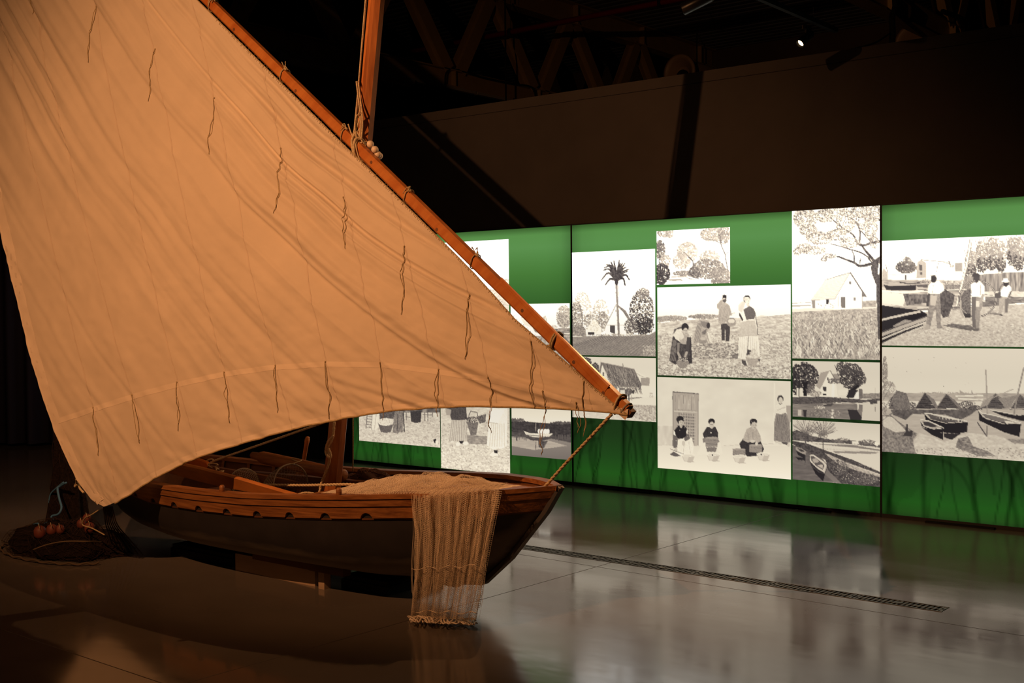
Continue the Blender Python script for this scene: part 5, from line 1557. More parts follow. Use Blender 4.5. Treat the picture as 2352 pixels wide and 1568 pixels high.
# ------------------------------------------------------------------ mast
mast = thing('mast', 'raked varnished pine mast standing in the boat', 'mast', (MXZ(.2), BY, .2))
zz = [.2, 1.0, 2.0, 2.6, 3.4, 4.2, 5.3]
rr = [.056, .054, .050, .046, .040, .036, .030]
V, Fc = [], []
for z, r in zip(zz, rr):
    for k in range(8):
        q = 2 * math.pi * (k + .5) / 8
        V.append((MXZ(z) + r * math.cos(q) * 1.06, BY + r * math.sin(q) * 1.06, z))
for i in range(len(zz) - 1):
    for k in range(8):
        l = (k + 1) % 8
        Fc.append((i * 8 + k, i * 8 + l, i * 8 + 8 + l, i * 8 + 8 + k))
Fc += [tuple(range(8))[::-1], tuple((len(zz) - 1) * 8 + k for k in range(8))]
obj('spar', mesh('spar', V, Fc), 'mast', mast)
# halyard fall and thin strut along the left of the mast
g = G()
for dx, dy, ph in ((-.052, -.045, 0.), (-.060, -.030, 1.3)):
    P = [(MXZ(z) + dx * (1 if z > 2.6 else 1) + .004 * math.sin(z * 5 + ph), BY + dy, z) for z in np.linspace(2.60, 5.2, 24)]
    g.tube(P, .0045, 6)
g.build('halyard', 'rope', mast, True)
G().beam((MXZ(2.72) - .040, BY - .012, 2.72), (MXZ(5.2) - .035, BY - .012, 5.2), .022, .03, (0, 1, 0)).build('mast_fillet', 'yard', mast)

# ------------------------------------------------------------------ yard
YA, YB = ony(1442, 943, 4.86), ony(540, 62, 4.86)
ydir = (YB - YA) / np.linalg.norm(YB - YA)
ylen = (-10.15 - YA[0]) / ydir[0]
YT = YA + ydir * ylen
yn = np.cross(ydir, np.array([0, 1., 0]))
yn /= np.linalg.norm(yn)
if yn[2] < 0:
    yn = -yn
yard = thing('yard', 'long slanting pine yard crossing the mast and carrying the sail', 'yard', YA)


def spar(a, b, h0, h1, w0, w1, nseg=40, bend=0.):
    a, b = np.array(a), np.array(b)
    V, Fc = [], []
    cor = [(-1, -.6), (-.6, -1), (.6, -1), (1, -.6), (1, .6), (.6, 1), (-.6, 1), (-1, .6)]
    for i in range(nseg + 1):
        t = i / nseg
        p = a + (b - a) * t + yn * bend * math.sin(math.pi * t)
        hh, ww = h0 + (h1 - h0) * t, w0 + (w1 - w0) * t
        for cx, cy in cor:
            V.append(p + yn * hh / 2 * cx + np.array([0, 1, 0]) * ww / 2 * cy)
    for i in range(nseg):
        for k in range(8):
            l = (k + 1) % 8
            Fc.append((i * 8 + k, i * 8 + l, i * 8 + 8 + l, i * 8 + 8 + k))
    Fc += [tuple(range(8))[::-1], tuple(nseg * 8 + k for k in range(8))]
    return V, Fc


V, Fc = spar(YA, YT, .064, .056, .058, .05)
ys_ = obj('main_spar', mesh('main_spar', V, Fc), 'yard', yard)
J0, J1 = ony(1395, 893, 4.835), ony(1150, 640, 4.835)
V, Fc = spar(J0, J1, .052, .020, .012, .004, 20)
obj('scarfed_batten', mesh('scarfed_batten', V, Fc), 'yard', yard)
for (kx, ky) in ((545, 70), (686, 212), (860, 375), (1015, 520), (1206, 715), (1322, 836), (1392, 903)):
    c = ony(kx, ky, 4.86)
    t = np.dot(c - YA, ydir)
    c = YA + ydir * t + yn * rnd.uniform(-.012, .012)
    G().lathe(c + np.array([0, -.0284, 0]), c + np.array([0, -.0300, 0]), [(0, .010), (.0014, .0095), (.0016, .002)], 10).build('knot', 'boatwood_dark', ys_)


def ring_pts(c, hh, ww, ph=0, tilt=.0, n=18):
    out = []
    for i in range(n):
        q = 2 * math.pi * i / n
        cx, cy = math.cos(q), math.sin(q)
        k = 1 / max(abs(cx), abs(cy)) ** .35
        out.append(c + yn * hh * cx * k + np.array([0, 1, 0]) * ww * cy * k + ydir * tilt * cx)
    return out


def lashing(px, py, r, turns=1, tails=True):
    c0_ = ony(px, py, 4.86)
    c0_ = YA + ydir * np.dot(c0_ - YA, ydir)
    g = G()
    for k in range(turns):
        g.tube(ring_pts(c0_ + ydir * (k - (turns - 1) / 2) * r * 2.1, .036 + r, .033 + r, 0, .012), r, 6, True)
    if tails:
        k0 = c0_ + yn * (.040 + r) + np.array([0, -.02, 0])
        for j in range(3):
            e = k0 + np.array([rnd.uniform(-.05, .05), -.01, rnd.uniform(-.03, .035)])
            mid = (k0 + e) / 2 + np.array([rnd.uniform(-.02, .02), 0, .025])
            g.tube(spline([k0, mid, e], 5), r * .8, 5)
        g.lathe(k0 - ydir * .012, k0 + ydir * .012, [(0, .003), (.006, r * 2.2), (.018, r * 2.2), (.024, .003)], 8)
    else:
        b0 = c0_ - yn * (.036 + r)
        g.tube(spline([b0, b0 - yn * .02 - ydir * .01, b0 - yn * .012 + ydir * .03, b0 + ydir * .01], 5), r * .7, 5)
    g.build('lashing', 'rope_thin' if r < .006 else 'rope', yard, True)


for a in ((490, 12, .0035), (655, 172, .0035), (795, 308, .0032), (940, 450, .0032), (1092, 600, .0032)):
    lashing(*a)
lashing(1278, 783, .0058, 2, False)
lashing(1424, 926, .0065, 1, False)
# grommet and end fitting
e0 = YA - ydir * .0
G().tube(ring_pts(YA + ydir * .012, .033, .030, 0, .0), .006, 6, True).build('end_grommet', 'net_grey', yard, True)
G().beam(YA - ydir * .03, YA + ydir * .01, .04, .042, (0, 1, 0)).build('end_cap', 'boatwood_dark', yard)

# rope sling and knots where the yard meets the mast
CR = YA + ydir * np.dot(ony(826, 330, 4.86) - YA, ydir)
rs = thing('sling_rope', 'knotted hemp sling tying the yard to the mast', 'rope', CR)
g = G()
for k, (r, o) in enumerate(((.009, -.012), (.007, .010), (.004, -.035))):
    g.tube(ring_pts(CR + ydir * o, .036 + r, .034 + r, 0, .035 + .01 * k), r, 7, True)
g.build('sling_turn', 'rope', rs, True)
g = G()
for j in range(7):
    a = CR + yn * .04 + np.array([rnd.uniform(-.05, .02), rnd.uniform(-.03, .0), rnd.uniform(-.01, .04)])
    b = a + np.array([rnd.uniform(-.05, .05), rnd.uniform(-.02, .02), rnd.uniform(.04, .12)])
    c = b + np.array([rnd.uniform(-.04, .03), rnd.uniform(-.02, .02), rnd.uniform(-.02, .07)])
    g.tube(spline([CR + yn * .03, a, b, c], 6), .0042, 6)
g.build('knot_bundle', 'rope', rs, True)
g = G()
hz0 = CR + yn * .05
for o in (-.008, .008):
    g.tube(spline([hz0 + np.array([o, -.01, 0]), hz0 + np.array([o + .0, .0, .12]), np.array([MXZ(2.95) - .055 + o, BY - .05, 2.95])], 8), .005, 6)
g.build('halyard_end', 'rope', rs, True)
pb = thing('parrel_beads', 'string of round pale wooden parrel beads against the mast', 'beads', ony(856, 345, 4.90))
for (bx, by, yy) in ((850.5, 331, 4.885), (861, 343.5, 4.885), (867.5, 354.5, 4.905), (871, 358, 4.94)):
    c = ony(bx, by, yy)
    r = 8.4 / F0 * float(np.dot(c - CAM, _F))
    G().lathe(c - ydir * r, c + ydir * r, [(r - r * math.cos(math.pi * k / 12), r * math.sin(math.pi * k / 12)) for k in range(13)], 18).build('bead', 'bead', pb, True)
G().tube(spline([CR + yn * .03 + np.array([.03, .0, 0]), ony(842, 325, 4.885), ony(850, 331, 4.885), ony(861, 343, 4.885), ony(871, 358, 4.94)], 6), .003, 5).build('bead_string', 'rope_thin', pb, True)

# ================================================================== the sail
ST, SU, SCL = ony(1440, 951, 4.83), ony(540, 86, 4.83), ony(240, 1162, 4.16)
sn = np.cross(SU - ST, SCL - ST)
sn /= np.linalg.norm(sn)
if sn[1] > 0:
    sn = -sn
LUFF = np.array([(-175, -618), (540, 86), (768, 312), (950, 489), (1088, 627), (1130, 674), (1180, 731), (1230, 774), (1272, 808), (1312, 843), (1360, 887), (1442, 953)], float)
FOOT = np.array([(238, 1163), (262, 1156), (290, 1140), (350, 1100), (420, 1063), (500, 1035), (600, 1005), (700, 978), (800, 957), (900, 942), (1000, 935), (1100, 932), (1200, 933), (1300, 938), (1400, 946), (1442, 953)], float)
LEECH = np.array([(-160, -600), (-150, -300), (-100, 80), (0, 480), (40, 640), (78, 800), (105, 900), (130, 985), (160, 1060), (178, 1100), (200, 1132), (220, 1152), (238, 1163)], float)
luff_y = lambda x: np.interp(x, LUFF[:, 0], LUFF[:, 1])
foot_y = lambda x: np.interp(x, FOOT[:, 0], FOOT[:, 1])


def disp(px, py):
    h = 1.75 * px - .00062 * (px - 50) ** 2
    q = (py - h)
    wob = 18 * vnoise2(px / 170., py / 170., 3)
    A = .45 + .55 * np.clip(vnoise2(px / 330. + 3, py / 300. + 5, 4) + .4, 0, 1.2)
    A = A * np.interp(py - px * .55, [-400, -150, 250, 650], [1.25, 1.2, .75, .35])
    n1 = vnoise((q + wob) / 50., 5)
    n2 = vnoise((q + wob * .6) / 21., 6)
    d = A * (.034 * (.35 * n1 - np.abs(n1)) + .024 * (.4 * n2 - np.abs(n2)))
    # taut creases gathered towards the foot
    fd = foot_y(px) - py
    d = d + np.exp(-np.maximum(fd, 0) / 75.) * np.interp(px, [300, 600, 900, 1250, 1400], [.2, .5, 1., 1., .3]) * .016 * vnoise((py - .33 * px) / 13. + .8 * vnoise(px / 90., 8), 7)
    d = d + .0026 * vnoise2(px / 17., py / 15., 9) + .0013 * vnoise2(px / 7., py / 8., 10)
    # clew radiating folds
    rc = np.hypot(px - 238, py - 1163)
    d = d + .006 * np.exp(-rc / 60.) * np.sin(np.arctan2(py - 1163, px - 238) * 26)
    ld = py - luff_y(px)
    pin = np.clip(ld / 40., 0, 1)
    belly = .05 * np.clip(ld / 500., 0, 1) * np.clip(fd / 350., 0, 1)
    return d * (.25 + .75 * pin) + belly


def sailp(px, py, off=0.):
    px, py = np.asarray(px, float), np.asarray(py, float)
    a = (px - 1176) / F0
    b = -(py - 784) / F0
    d = _F + a[..., None] * cr + b[..., None] * cu
    P = CAM + d * (np.dot(ST - CAM, sn) / (d @ sn))[..., None]
    return P + sn * (disp(px, py) + off)[..., None]


SEAMS = [(222, 937, .24), (310, 908, .26), (415, 880, .23), (520, 856, .227), (636, 840, .234), (753, 833, .225), (876, 834, .226), (1000, 848, .255), (1120, 868, .246), (1248, 900, .26), (1343, 878, .25)]


def seam_ends(x0, y0, m_):
    yy = np.linspace(-700, 1200, 4000)
    xx = x0 + m_ * (yy - y0)
    i = np.argmax(yy > luff_y(xx))
    j = len(yy) - 1 - np.argmax((yy < foot_y(xx))[::-1])
    return (xx[i], yy[i]), (xx[j], yy[j])


def seam_line(k, n):
    """k = -1 leech, k = len tack point, else seam k"""
    v = np.linspace(0, 1, n)
    if k < 0:
        d = np.concatenate([[0], np.cumsum(np.hypot(*np.diff(LEECH, axis=0).T))])
        t = v * d[-1]
        return np.stack([np.interp(t, d, LEECH[:, 0]), np.interp(t, d, LEECH[:, 1])], 1)
    if k >= len(SEAMS):
        return np.repeat(np.array([[1442., 953.]]), n, 0)
    a, b = seam_ends(*SEAMS[k])
    return np.array(a) + (np.array(b) - np.array(a)) * v[:, None]


sail = thing('sail', 'large cream cotton lateen sail hanging from the yard', 'sail', SCL)
NV, NU = 230, 22
for k in range(-1, len(SEAMS)):
    A, B = seam_line(k, NV), seam_line(k + 1, NV)
    if k == len(SEAMS) - 1:
        nu = 14
    else:
        nu = NU
    u = np.linspace(0, 1, nu)[:, None, None]
    Q = A[None] * (1 - u) + B[None] * u
    # follow the curved luff and foot between the seams
    v = np.linspace(0, 1, NV)[None, :]
    if k >= 0:
        lt = luff_y(Q[:, 0, 0]) - Q[:, 0, 1]
        fb = foot_y(Q[:, -1, 0]) - Q[:, -1, 1]
        if k < len(SEAMS) - 1:
            Q[:, :, 1] += lt[:, None] * (1 - v) + fb[:, None] * v
    P = sailp(Q[:, :, 0], Q[:, :, 1])
    me = mesh('sail_cloth', P.reshape(-1, 3), grid_faces(nu, NV), True)
    o = obj('sail_cloth', me, 'sail', sail)
    md = o.modifiers.new('cloth', 'SOLIDIFY')
    md.thickness = .0015
    md.use_rim = False


def ribbon(name, line, half, off, m_, hw=None):
    L = np.asarray(line, float)
    T = np.gradient(L, axis=0)
    T /= np.maximum(np.linalg.norm(T, axis=1), 1e-6)[:, None]
    N = np.stack([-T[:, 1], T[:, 0]], 1)
    nn = 4
    Q = np.stack([L + N * half * t for t in np.linspace(-1, 1, nn)], 0)
    P = sailp(Q[:, :, 0], Q[:, :, 1], off)
    o = obj(name, mesh(name, P.reshape(-1, 3), grid_faces(nn, len(L)), True), m_, sail)
    md = o.modifiers.new('cloth', 'SOLIDIFY')
    md.thickness = .0004
    md.offset = 0
    md.use_rim = False
    return o


def resample(L, step=5.):
    L = np.asarray(L, float)
    d = np.concatenate([[0], np.cumsum(np.hypot(*np.diff(L, axis=0).T))])
    t = np.linspace(0, d[-1], int(d[-1] / step) + 2)
    return np.stack([np.interp(t, d, L[:, 0]), np.interp(t, d, L[:, 1])], 1)


for k in range(len(SEAMS)):
    ribbon('seam', seam_line(k, 260), 1.3, .0010, 'seam')
fo = resample(FOOT[1:])
ribbon('foot_hem', fo + np.array([0, -7]), 6.5, .0008, 'band')
le = resample(LEECH[:-1])
ribbon('leech_hem', le + np.array([11, 0]), 10, .0008, 'band')
lu = resample(LUFF)
ribbon('luff_hem', lu + np.array([-4, 6]), 6, .0005, 'sail')
RB = resample([(128, 972), (222, 941), (310, 912), (415, 884), (520, 860), (636, 844), (753, 837), (876, 838), (1000, 852), (1120, 871), (1248, 902), (1310, 922)])
ribbon('reef_band', RB, 6, .0008, 'band')
g = G()
g.tube(sailp(fo[:, 0], fo[:, 1], .001), .0055, 6)
g.build('bolt_rope', 'rope_thin', sail, True)
g = G()
g.tube(sailp(le[:, 0], le[:, 1], .001), .0045, 6)
g.build('bolt_rope', 'sail', sail, True)
g = G()
g.tube(sailp(lu[:, 0], lu[:, 1], .001), .0035, 5)
g.build('bolt_rope', 'rope_thin', sail, True)
# stitches of the luff to its edge: short frayed threads
A_, B_ = [], []
for i in range(260):
    x = 500 + 930 * i / 260 + rnd.uniform(-2, 2)
    y = float(luff_y(x))
    a = sailp(np.array(x - 3), np.array(y + 4.), .003)
    b = sailp(np.array(x + rnd.uniform(-2, 5)), np.array(y - rnd.uniform(1, 5)), .004)
    A_.append(a)
    B_.append(b)
v_, f_ = strands(A_, B_, .0009)
obj('luff_stitching', mesh('luff_stitching', v_, f_), 'rope_thin', sail, kind='stuff')


def tie(x0, y0, x1, y1, seed, spread=5., r=.0017):
    R = np.random.RandomState(seed)
    g = G()
    t = np.linspace(0, 1, 26)
    for s_ in (-1, 1):
        wob = vnoise(t * (3 + 2 * R.rand()) + R.rand() * 50, seed + s_) * 4
        env = np.sin(np.pi * np.clip(t * 1.05, 0, 1)) ** .6
        px = x0 + (x1 - x0) * t + wob * env + s_ * spread * .5 * env * (.4 + .6 * t)
        py = y0 + (y1 + s_ * R.uniform(0, 9) - y0) * t
        g.tube(sailp(px, py, .005 + .002 * s_), r, 5)
    c = sailp(np.array(float(x0)), np.array(float(y0)), .004)
    g.lathe(c - np.array([0, 0, .006]), c + np.array([0, 0, .006]), [(0, .002), (.003, .0045), (.009, .0045), (.012, .002)], 6)
    g.build('reef_tie', 'rope_thin', sail, True)


TIES = [(72, -60, 72, 30), (217, 12, 211, 140), (356, 113, 346, 228), (495, 227, 484, 352), (643, 340, 636, 486), (788, 453, 792, 570), (928, 566, 923, 716), (1074, 676, 1069, 824), (1218, 784, 1219, 930), (1339, 876, 1335, 995),
        (222, 937, 230, 1040), (310, 908, 322, 1016), (413, 879, 413, 982), (519, 856, 530, 966), (636, 840, 638, 944), (752, 832, 754, 960), (875, 834, 879, 958), (1000, 847, 1002, 948), (1120, 867, 1125, 985), (1247, 899, 1243, 1045), (1322, 925, 1321, 985)]
for i, tt in enumerate(TIES):
    tie(*tt, 100 + i, 6. if i % 3 else 3.)

# ================================================================== things in the boat
def blade(a, b, prof, thick, up):
    """flat tapered board from a to b; prof = [(t, half width)]"""
    a, b = np.array(a, float), np.array(b, float)
    d = (b - a) / np.linalg.norm(b - a)
    up = np.array(up, float)
    wv = up - d * np.dot(up, d)
    wv /= np.linalg.norm(wv)
    nv = np.cross(d, wv)
    V, Fc = [], []
    cor = [(-1, -.35), (-.85, -1), (.85, -1), (1, -.35), (1, .35), (.85, 1), (-.85, 1), (-1, .35)]
    for t, hw in prof:
        p = a + (b - a) * t
        for cx, cy in cor:
            V.append(p + wv * hw * cx + nv * thick / 2 * cy)
    for i in range(len(prof) - 1):
        for k in range(8):
            l = (k + 1) % 8
            Fc.append((i * 8 + k, i * 8 + l, i * 8 + 8 + l, i * 8 + 8 + k))
    Fc += [tuple(range(8))[::-1], tuple((len(prof) - 1) * 8 + k for k in range(8))]
    return mesh('blade', V, Fc)


a, b = ony(332, 1058, 4.85), ony(690, 1143, 4.46)
me = blade(a, b, [(0, .012), (.06, .034), (.2, .056), (.42, .062), (.62, .054), (.8, .036), (1.0, .018)], .026, (0, -.5, 1))
o = obj('oar', me, 'oar', None, 'orange wooden oar lying across the near gunwale', 'oar')
G().box(0, .001, 0, .001, 0, .001)
a2, b2 = ony(366, 1046, 5.00), ony(482, 1075, 4.90)
me = blade(a2, b2, [(0, .034), (.2, .050), (.6, .058), (.9, .058), (1.0, .05)], .02, (0, -.4, 1))
pd = thing('paddle', 'bright orange paddle blade sticking out under the sail foot', 'paddle', b2)
obj('blade', me, mat('bright_orange_wood', (.62, .19, .03), .45, var=.15, vscale=10), pd)
g = G().beam(b2 - (b2 - a2) * .02, np.array([-5.42, 5.07, .497]), .034, .034)
g.build('shaft', 'boatwood_dark', pd)
# stout roller pole with a neck
a, b = ony(580, 1045, 5.22), ony(790, 1092, 5.10)
L = float(np.linalg.norm(b - a))
G().lathe(a, b, [(0, .012), (.004, .024), (.085, .027), (.10, .034), (.13, .042), (L * .55, .044), (L - .01, .040), (L, .030)], 18).build('wooden_roller', 'boatwood', None, True, label='stout round wooden pole with a narrowed end lying in the boat', cat='pole')
# belaying peg
a, b = ony(696, 1066, 5.30), ony(707, 1002, 5.30)
L = float(np.linalg.norm(b - a))
a = a - (b - a) / L * .44
L = float(np.linalg.norm(b - a))
G().lathe(a, b, [(0, .013), (.12, .014), (L - .045, .0145), (L - .04, .017), (L - .02, .017), (L - .015, .014), (L - .005, .014), (L, .004)], 12).build('tiller_peg', 'oar', None, True, label='thin upright turned wooden peg beside the mast', cat='peg')
# rest beam for the loose gear
G().beam((-6.46, 5.165, .493), (-5.33, 5.165, .520), .06, .085).build('cross_beam', 'boatwood_dark', boat)


def lathe_rope(name, pts, r, label, m_='rope', n=8):
    P = spline(pts, n)
    g = G()
    # two twisted strands
    T = np.gradient(P, axis=0)
    T /= np.linalg.norm(T, axis=1)[:, None]
    d = np.concatenate([[0], np.cumsum(np.linalg.norm(np.diff(P, axis=0), axis=1))])
    nn = max(8, int(d[-1] / (r * 1.2)))
    t = np.linspace(0, d[-1], min(nn, 420))
    Pr = np.stack([np.interp(t, d, P[:, k]) for k in range(3)], 1)
    Tr = np.stack([np.interp(t, d, T[:, k]) for k in range(3)], 1)
    h_ = np.array([.2, .3, 1.])
    e = np.cross(Tr, h_)
    e /= np.linalg.norm(e, axis=1)[:, None]
    f = np.cross(Tr, e)
    q = t / (r * 7) * 2 * math.pi
    for ph in (0, math.pi):
        g.tube(Pr + (e * np.cos(q + ph)[:, None] + f * np.sin(q + ph)[:, None]) * r * .30, r * .78, 6)
    return g.build(name, m_, None, True, label=label, cat='rope')


lathe_rope('tack_rope', [sailp(np.array(1402.), np.array(950.), .0), ony(1350, 1010, 4.86), ony(1300, 1063, 4.90), ony(1256, 1112, 4.93), ony(1240, 1124, 4.94)], .0085, 'taut rope from the lower end of the sail to the bow')
lathe_rope('sheet_rope', [ony(764, 963, 4.915), ony(700, 985, 4.92), ony(600, 1020, 4.93), ony(500, 1055, 4.94), ony(478, 1066, 4.94)], .0075, 'taut rope running down from the mast to the stern gear')
g = []
c = ony(478, 1064, 4.93)
pts = []
for i in range(26):
    q = i * .9
    pts.append(c + np.array([.04 * math.cos(q) + .011 * i, .02 * math.sin(q * 1.3) - .004 * i, .022 * math.sin(q) * (1 - i / 34) + .012 - .0018 * i]))
lathe_rope('rope_coil', pts, .0045, 'loose tan rope knotted over the far side of the boat')
lathe_rope('deck_rope', [ony(556, 1112, 4.85), ony(600, 1113, 4.8), ony(700, 1114, 4.78), ony(795, 1112, 4.75), ony(830, 1115, 4.74), ony(872, 1120, 4.74)], .0085, 'pale rope stretched across the boat in front of the mast')
lathe_rope('mast_rope', [ony(768, 968, 4.885), ony(764, 1005, 4.875), ony(752, 1030, 4.87), ony(757, 1055, 4.87), ony(748, 1085, 4.87), ony(738, 1110, 4.87), ony(733, 1136, 4.87)], .0085, 'thick pale rope hanging down the left of the mast')
lathe_rope('mast_rope_loop', [ony(766, 1000, 4.87), ony(753, 1015, 4.86), ony(748, 1038, 4.86), ony(757, 1052, 4.85), ony(760, 1045, 4.85), ony(755, 1030, 4.86)], .0075, 'looped hitch of pale rope on the left of the mast')
lathe_rope('stay_line', [ony(811, 945, 5.2), ony(811, 1010, 5.3), ony(810.5, 1083, 5.5)], .0045, 'thin upright line between the mast and the green panels', 'rope_thin')
lathe_rope('bilge_rope', [ony(675, 1138, 4.55), ony(700, 1131, 4.58), ony(725, 1134, 4.62), ony(745, 1140, 4.66)], .006, 'curved rope end lying behind the near gunwale')

# small hoop nets with grey mesh
def hoop_net(c, R_, ax, depth, sag, seed, label):
    t = thing('hoop_net', label, 'net', c, 'grey hoop nets in the boat')
    ax = np.array(ax, float)
    ax /= np.linalg.norm(ax)
    e1 = np.cross(ax, (0, 0, 1.))
    e1 /= np.linalg.norm(e1)
    e2 = np.cross(e1, ax)
    q = np.linspace(0, 2 * math.pi, 40, endpoint=False)
    hoop = [c + (e1 * math.cos(x) * 1.15 + e2 * math.sin(x)) * R_ for x in q]
    G().tube(hoop, .005, 5, True).build('hoop', 'net_grey', t, True)
    nu, nv = 64, 26
    S = np.zeros((nu, nv, 3))
    for i in range(nu):
        x = 2 * math.pi * i / (nu - 1)
        for j in range(nv):
            v = j / (nv - 1)
            r = R_ * (1 - .75 * v ** 1.6) * (1 + .10 * math.sin(5 * x + 3 * v + seed) * v)
            S[i, j] = c + (e1 * math.cos(x) * 1.15 + e2 * math.sin(x)) * r + ax * depth * v + np.array([0, 0, -sag * v * v])
    v_, f_ = diamond(S, .0011)
    obj('net_bag', mesh('net_bag', v_, f_), 'net_grey', t)
    return t


HN = hoop_net(ony(668, 1108, 4.93), .115, (-.95, .05, -.1), .34, .20, 1, 'grey hoop net with its round mouth beside the mast')
hoop_net(ony(560, 1106, 4.90), .085, (.85, -.2, .1), .22, .20, 2, 'small grey hoop net lying beside the orange oar')
hc = ony(668, 1108, 4.93)
G().tube(spline([hc + np.array([0, 0, .115]), hc + np.array([-.01, .10, .13]), ony(671, 1052, 5.13), ony(674, 1056, 5.10), hc + np.array([.01, .06, .125])], 6), .003, 5).build('hanging_cord', 'rope_thin', HN, True)


def lump(name, c, rx, ry, rz, m_, parent=None, seed=0, amp=.25, **k):
    nu, nv = 40, 20
    V = []
    for j in range(nv + 1):
        th = math.pi * j / nv
        for i in range(nu):
            ph = 2 * math.pi * i / nu
            d = np.array([math.sin(th) * math.cos(ph), math.sin(th) * math.sin(ph), math.cos(th)])
            f = 1 + amp * float(vnoise2(np.array(d[0] * 2.2 + 7.3 + d[2] * 1.3), np.array(d[1] * 2.2 + 9.1 - d[2] * 1.7), seed)) + amp * .5 * float(vnoise2(np.array(d[0] * 6 + 20 + d[2] * 4), np.array(d[1] * 6 + 20.1 + d[2] * 3), seed + 1))
            V.append((c[0] + rx * d[0] * f, c[1] + ry * d[1] * f, max(c[2] + rz * d[2] * f, k.get('zmin', -9))))
    Fc = []
    for j in range(nv):
        for i in range(nu):
            l = (i + 1) % nu
            Fc.append((j * nu + i, (j + 1) * nu + i, (j + 1) * nu + l, j * nu + l))
    kk = {x: y for x, y in k.items() if x != 'zmin'}
    return obj(name, mesh(name, V, Fc, True), m_, parent, **kk), np.array(V).reshape(nv + 1, nu, 3)


c = ony(845, 1098, 5.28)
t = thing('dark_net_bundle', 'small bundle of dark brown net lying on the thwart beside the mast', 'net', c)
_, S = lump('bundle_core', c + np.array([0, 0, -.012]), .16, .09, .055, mat('brown_net', (.05, .022, .015), .95), t, 5, .35)
S2 = np.concatenate([S, S[:, :1]], 1)
v_, f_ = diamond(S2 + nrng.normal(0, .004, S2.shape), .0016)
obj('bundle_mesh', mesh('bundle_mesh', v_, f_), mat('brown_twine', (.16, .07, .04), .9), t)

# ------------------------------------------------------------------ cream fishing net over the bow
net = thing('fishing_net', 'cream fishing net heaped on the bow and hanging over the side to the floor', 'net', (-4.12, 4.52, 0))
parts = []
NL = [(112, 160, 0.0, .0), (94, 140, 1.7, .012), (80, 126, 3.3, -.012)]
for nu, nv, ph, oy in NL:
    S = np.zeros((nu, nv, 3))
    u = np.linspace(0, 1, nu)
    for j in range(nv):
        v = j / (nv - 1)
        # px edges of the hanging curtain by height
        xl = np.interp(v, [0, .08, .3, .6, .8, 1], [946, 946, 955, 955, 948, 944])
        xr = np.interp(v, [0, .08, .3, .6, .8, 1], [1148, 1146, 1130, 1114, 1104, 1093])
        yl = np.interp(v, [0, 1], [1143, 1418])
        uu = u + .030 * np.sin(2 * np.pi * 3 * u + ph + 2.2 * v) + .016 * np.sin(2 * np.pi * 7 * u + 2 * ph + v) + .012 * vnoise(u * 21 + ph * 9 + v * 2.3, 77) + .004 * vnoise(u * 60 + ph * 5 + v * 9, 78)
        uu = (uu - uu[0]) / (uu[-1] - uu[0])
        yr = np.interp(v, [0, 1], [1122, 1424])
        px = xl + (xr - xl) * uu
        py = yl + (yr - yl) * uu
        sway = .018 + .035 * v
        yy = np.interp(px, [944, 1020, 1100, 1150], [4.50, 4.545, 4.63, 4.71]) * (1 - v) + 4.50 * v
        yy = yy + oy + sway * np.sin(2 * np.pi * (6.5 + ph * .3) * u + ph + 1.5 * v) * .6 + .012 * np.sin(2 * np.pi * 15 * u + 2 * ph) + .012 * vnoise(u * 30 + v * 6 + ph, 79)
        for i in range(nu):
            p = ony(px[i], py[i], yy[i])
            p[2] = max(p[2], .008)
            S[i, j] = p
    # let the first rows climb over the rail
    parts.append(diamond(S, .00055))
v_, f_ = join_np(parts)
obj('hanging_mesh', mesh('hanging_mesh', v_, f_), 'net', net)
# gathered pleats: denser bundles of twine running down the curtain
A_, B_ = [], []
for k in range(34):
    x0 = 946 + 198 * ((k * .618) % 1)
    x1 = 946 + 146 * ((k * .618) % 1) + rnd.uniform(-14, 14)
    for q in range(5):
        P = []
        o0, o1 = rnd.uniform(-6, 6), rnd.uniform(-6, 6)
        for v in np.linspace(0, rnd.uniform(.7, 1), 14):
            px = x0 + o0 + (x1 + o1 - x0 - o0) * v + 3 * math.sin(v * 7 + k)
            py = 1135 + (1420 - 1135) * v
            yy = np.interp(px, [944, 1020, 1100, 1150], [4.485, 4.53, 4.615, 4.695]) * (1 - v) + 4.49 * v
            p = ony(px, py, yy)
            p[2] = max(p[2], .01)
            P.append(p)
        A_ += P[:-1]
        B_ += P[1:]
v_, f_ = strands(A_, B_, .0005)
obj('pleat_twine', mesh('pleat_twine', v_, f_), 'net', net, kind='stuff')
# square-meshed selvedge on the bow side
A_, B_ = [], []
cols, rows = 4, 58
gp = np.zeros((cols, rows, 3))
for i in range(cols):
    for j in range(rows):
        v = j / (rows - 1)
        px = np.interp(v, [0, .3, .7, 1], [1136, 1122, 1104, 1092]) + i * 5.5 * (1 - .4 * v)
        py = 1128 + (1395 - 1128) * v
        gp[i, j] = ony(px, py, np.interp(px, [1090, 1150], [4.61, 4.69]) * (1 - v) + 4.53 * v)
for i in range(cols):
    for j in range(rows):
        if j < rows - 1:
            A_.append(gp[i, j]); B_.append(gp[i, j + 1])
        if i < cols - 1:
            A_.append(gp[i, j]); B_.append(gp[i + 1, j])
v_, f_ = strands(A_, B_, .0011)
obj('selvedge', mesh('selvedge', v_, f_), 'net', net)
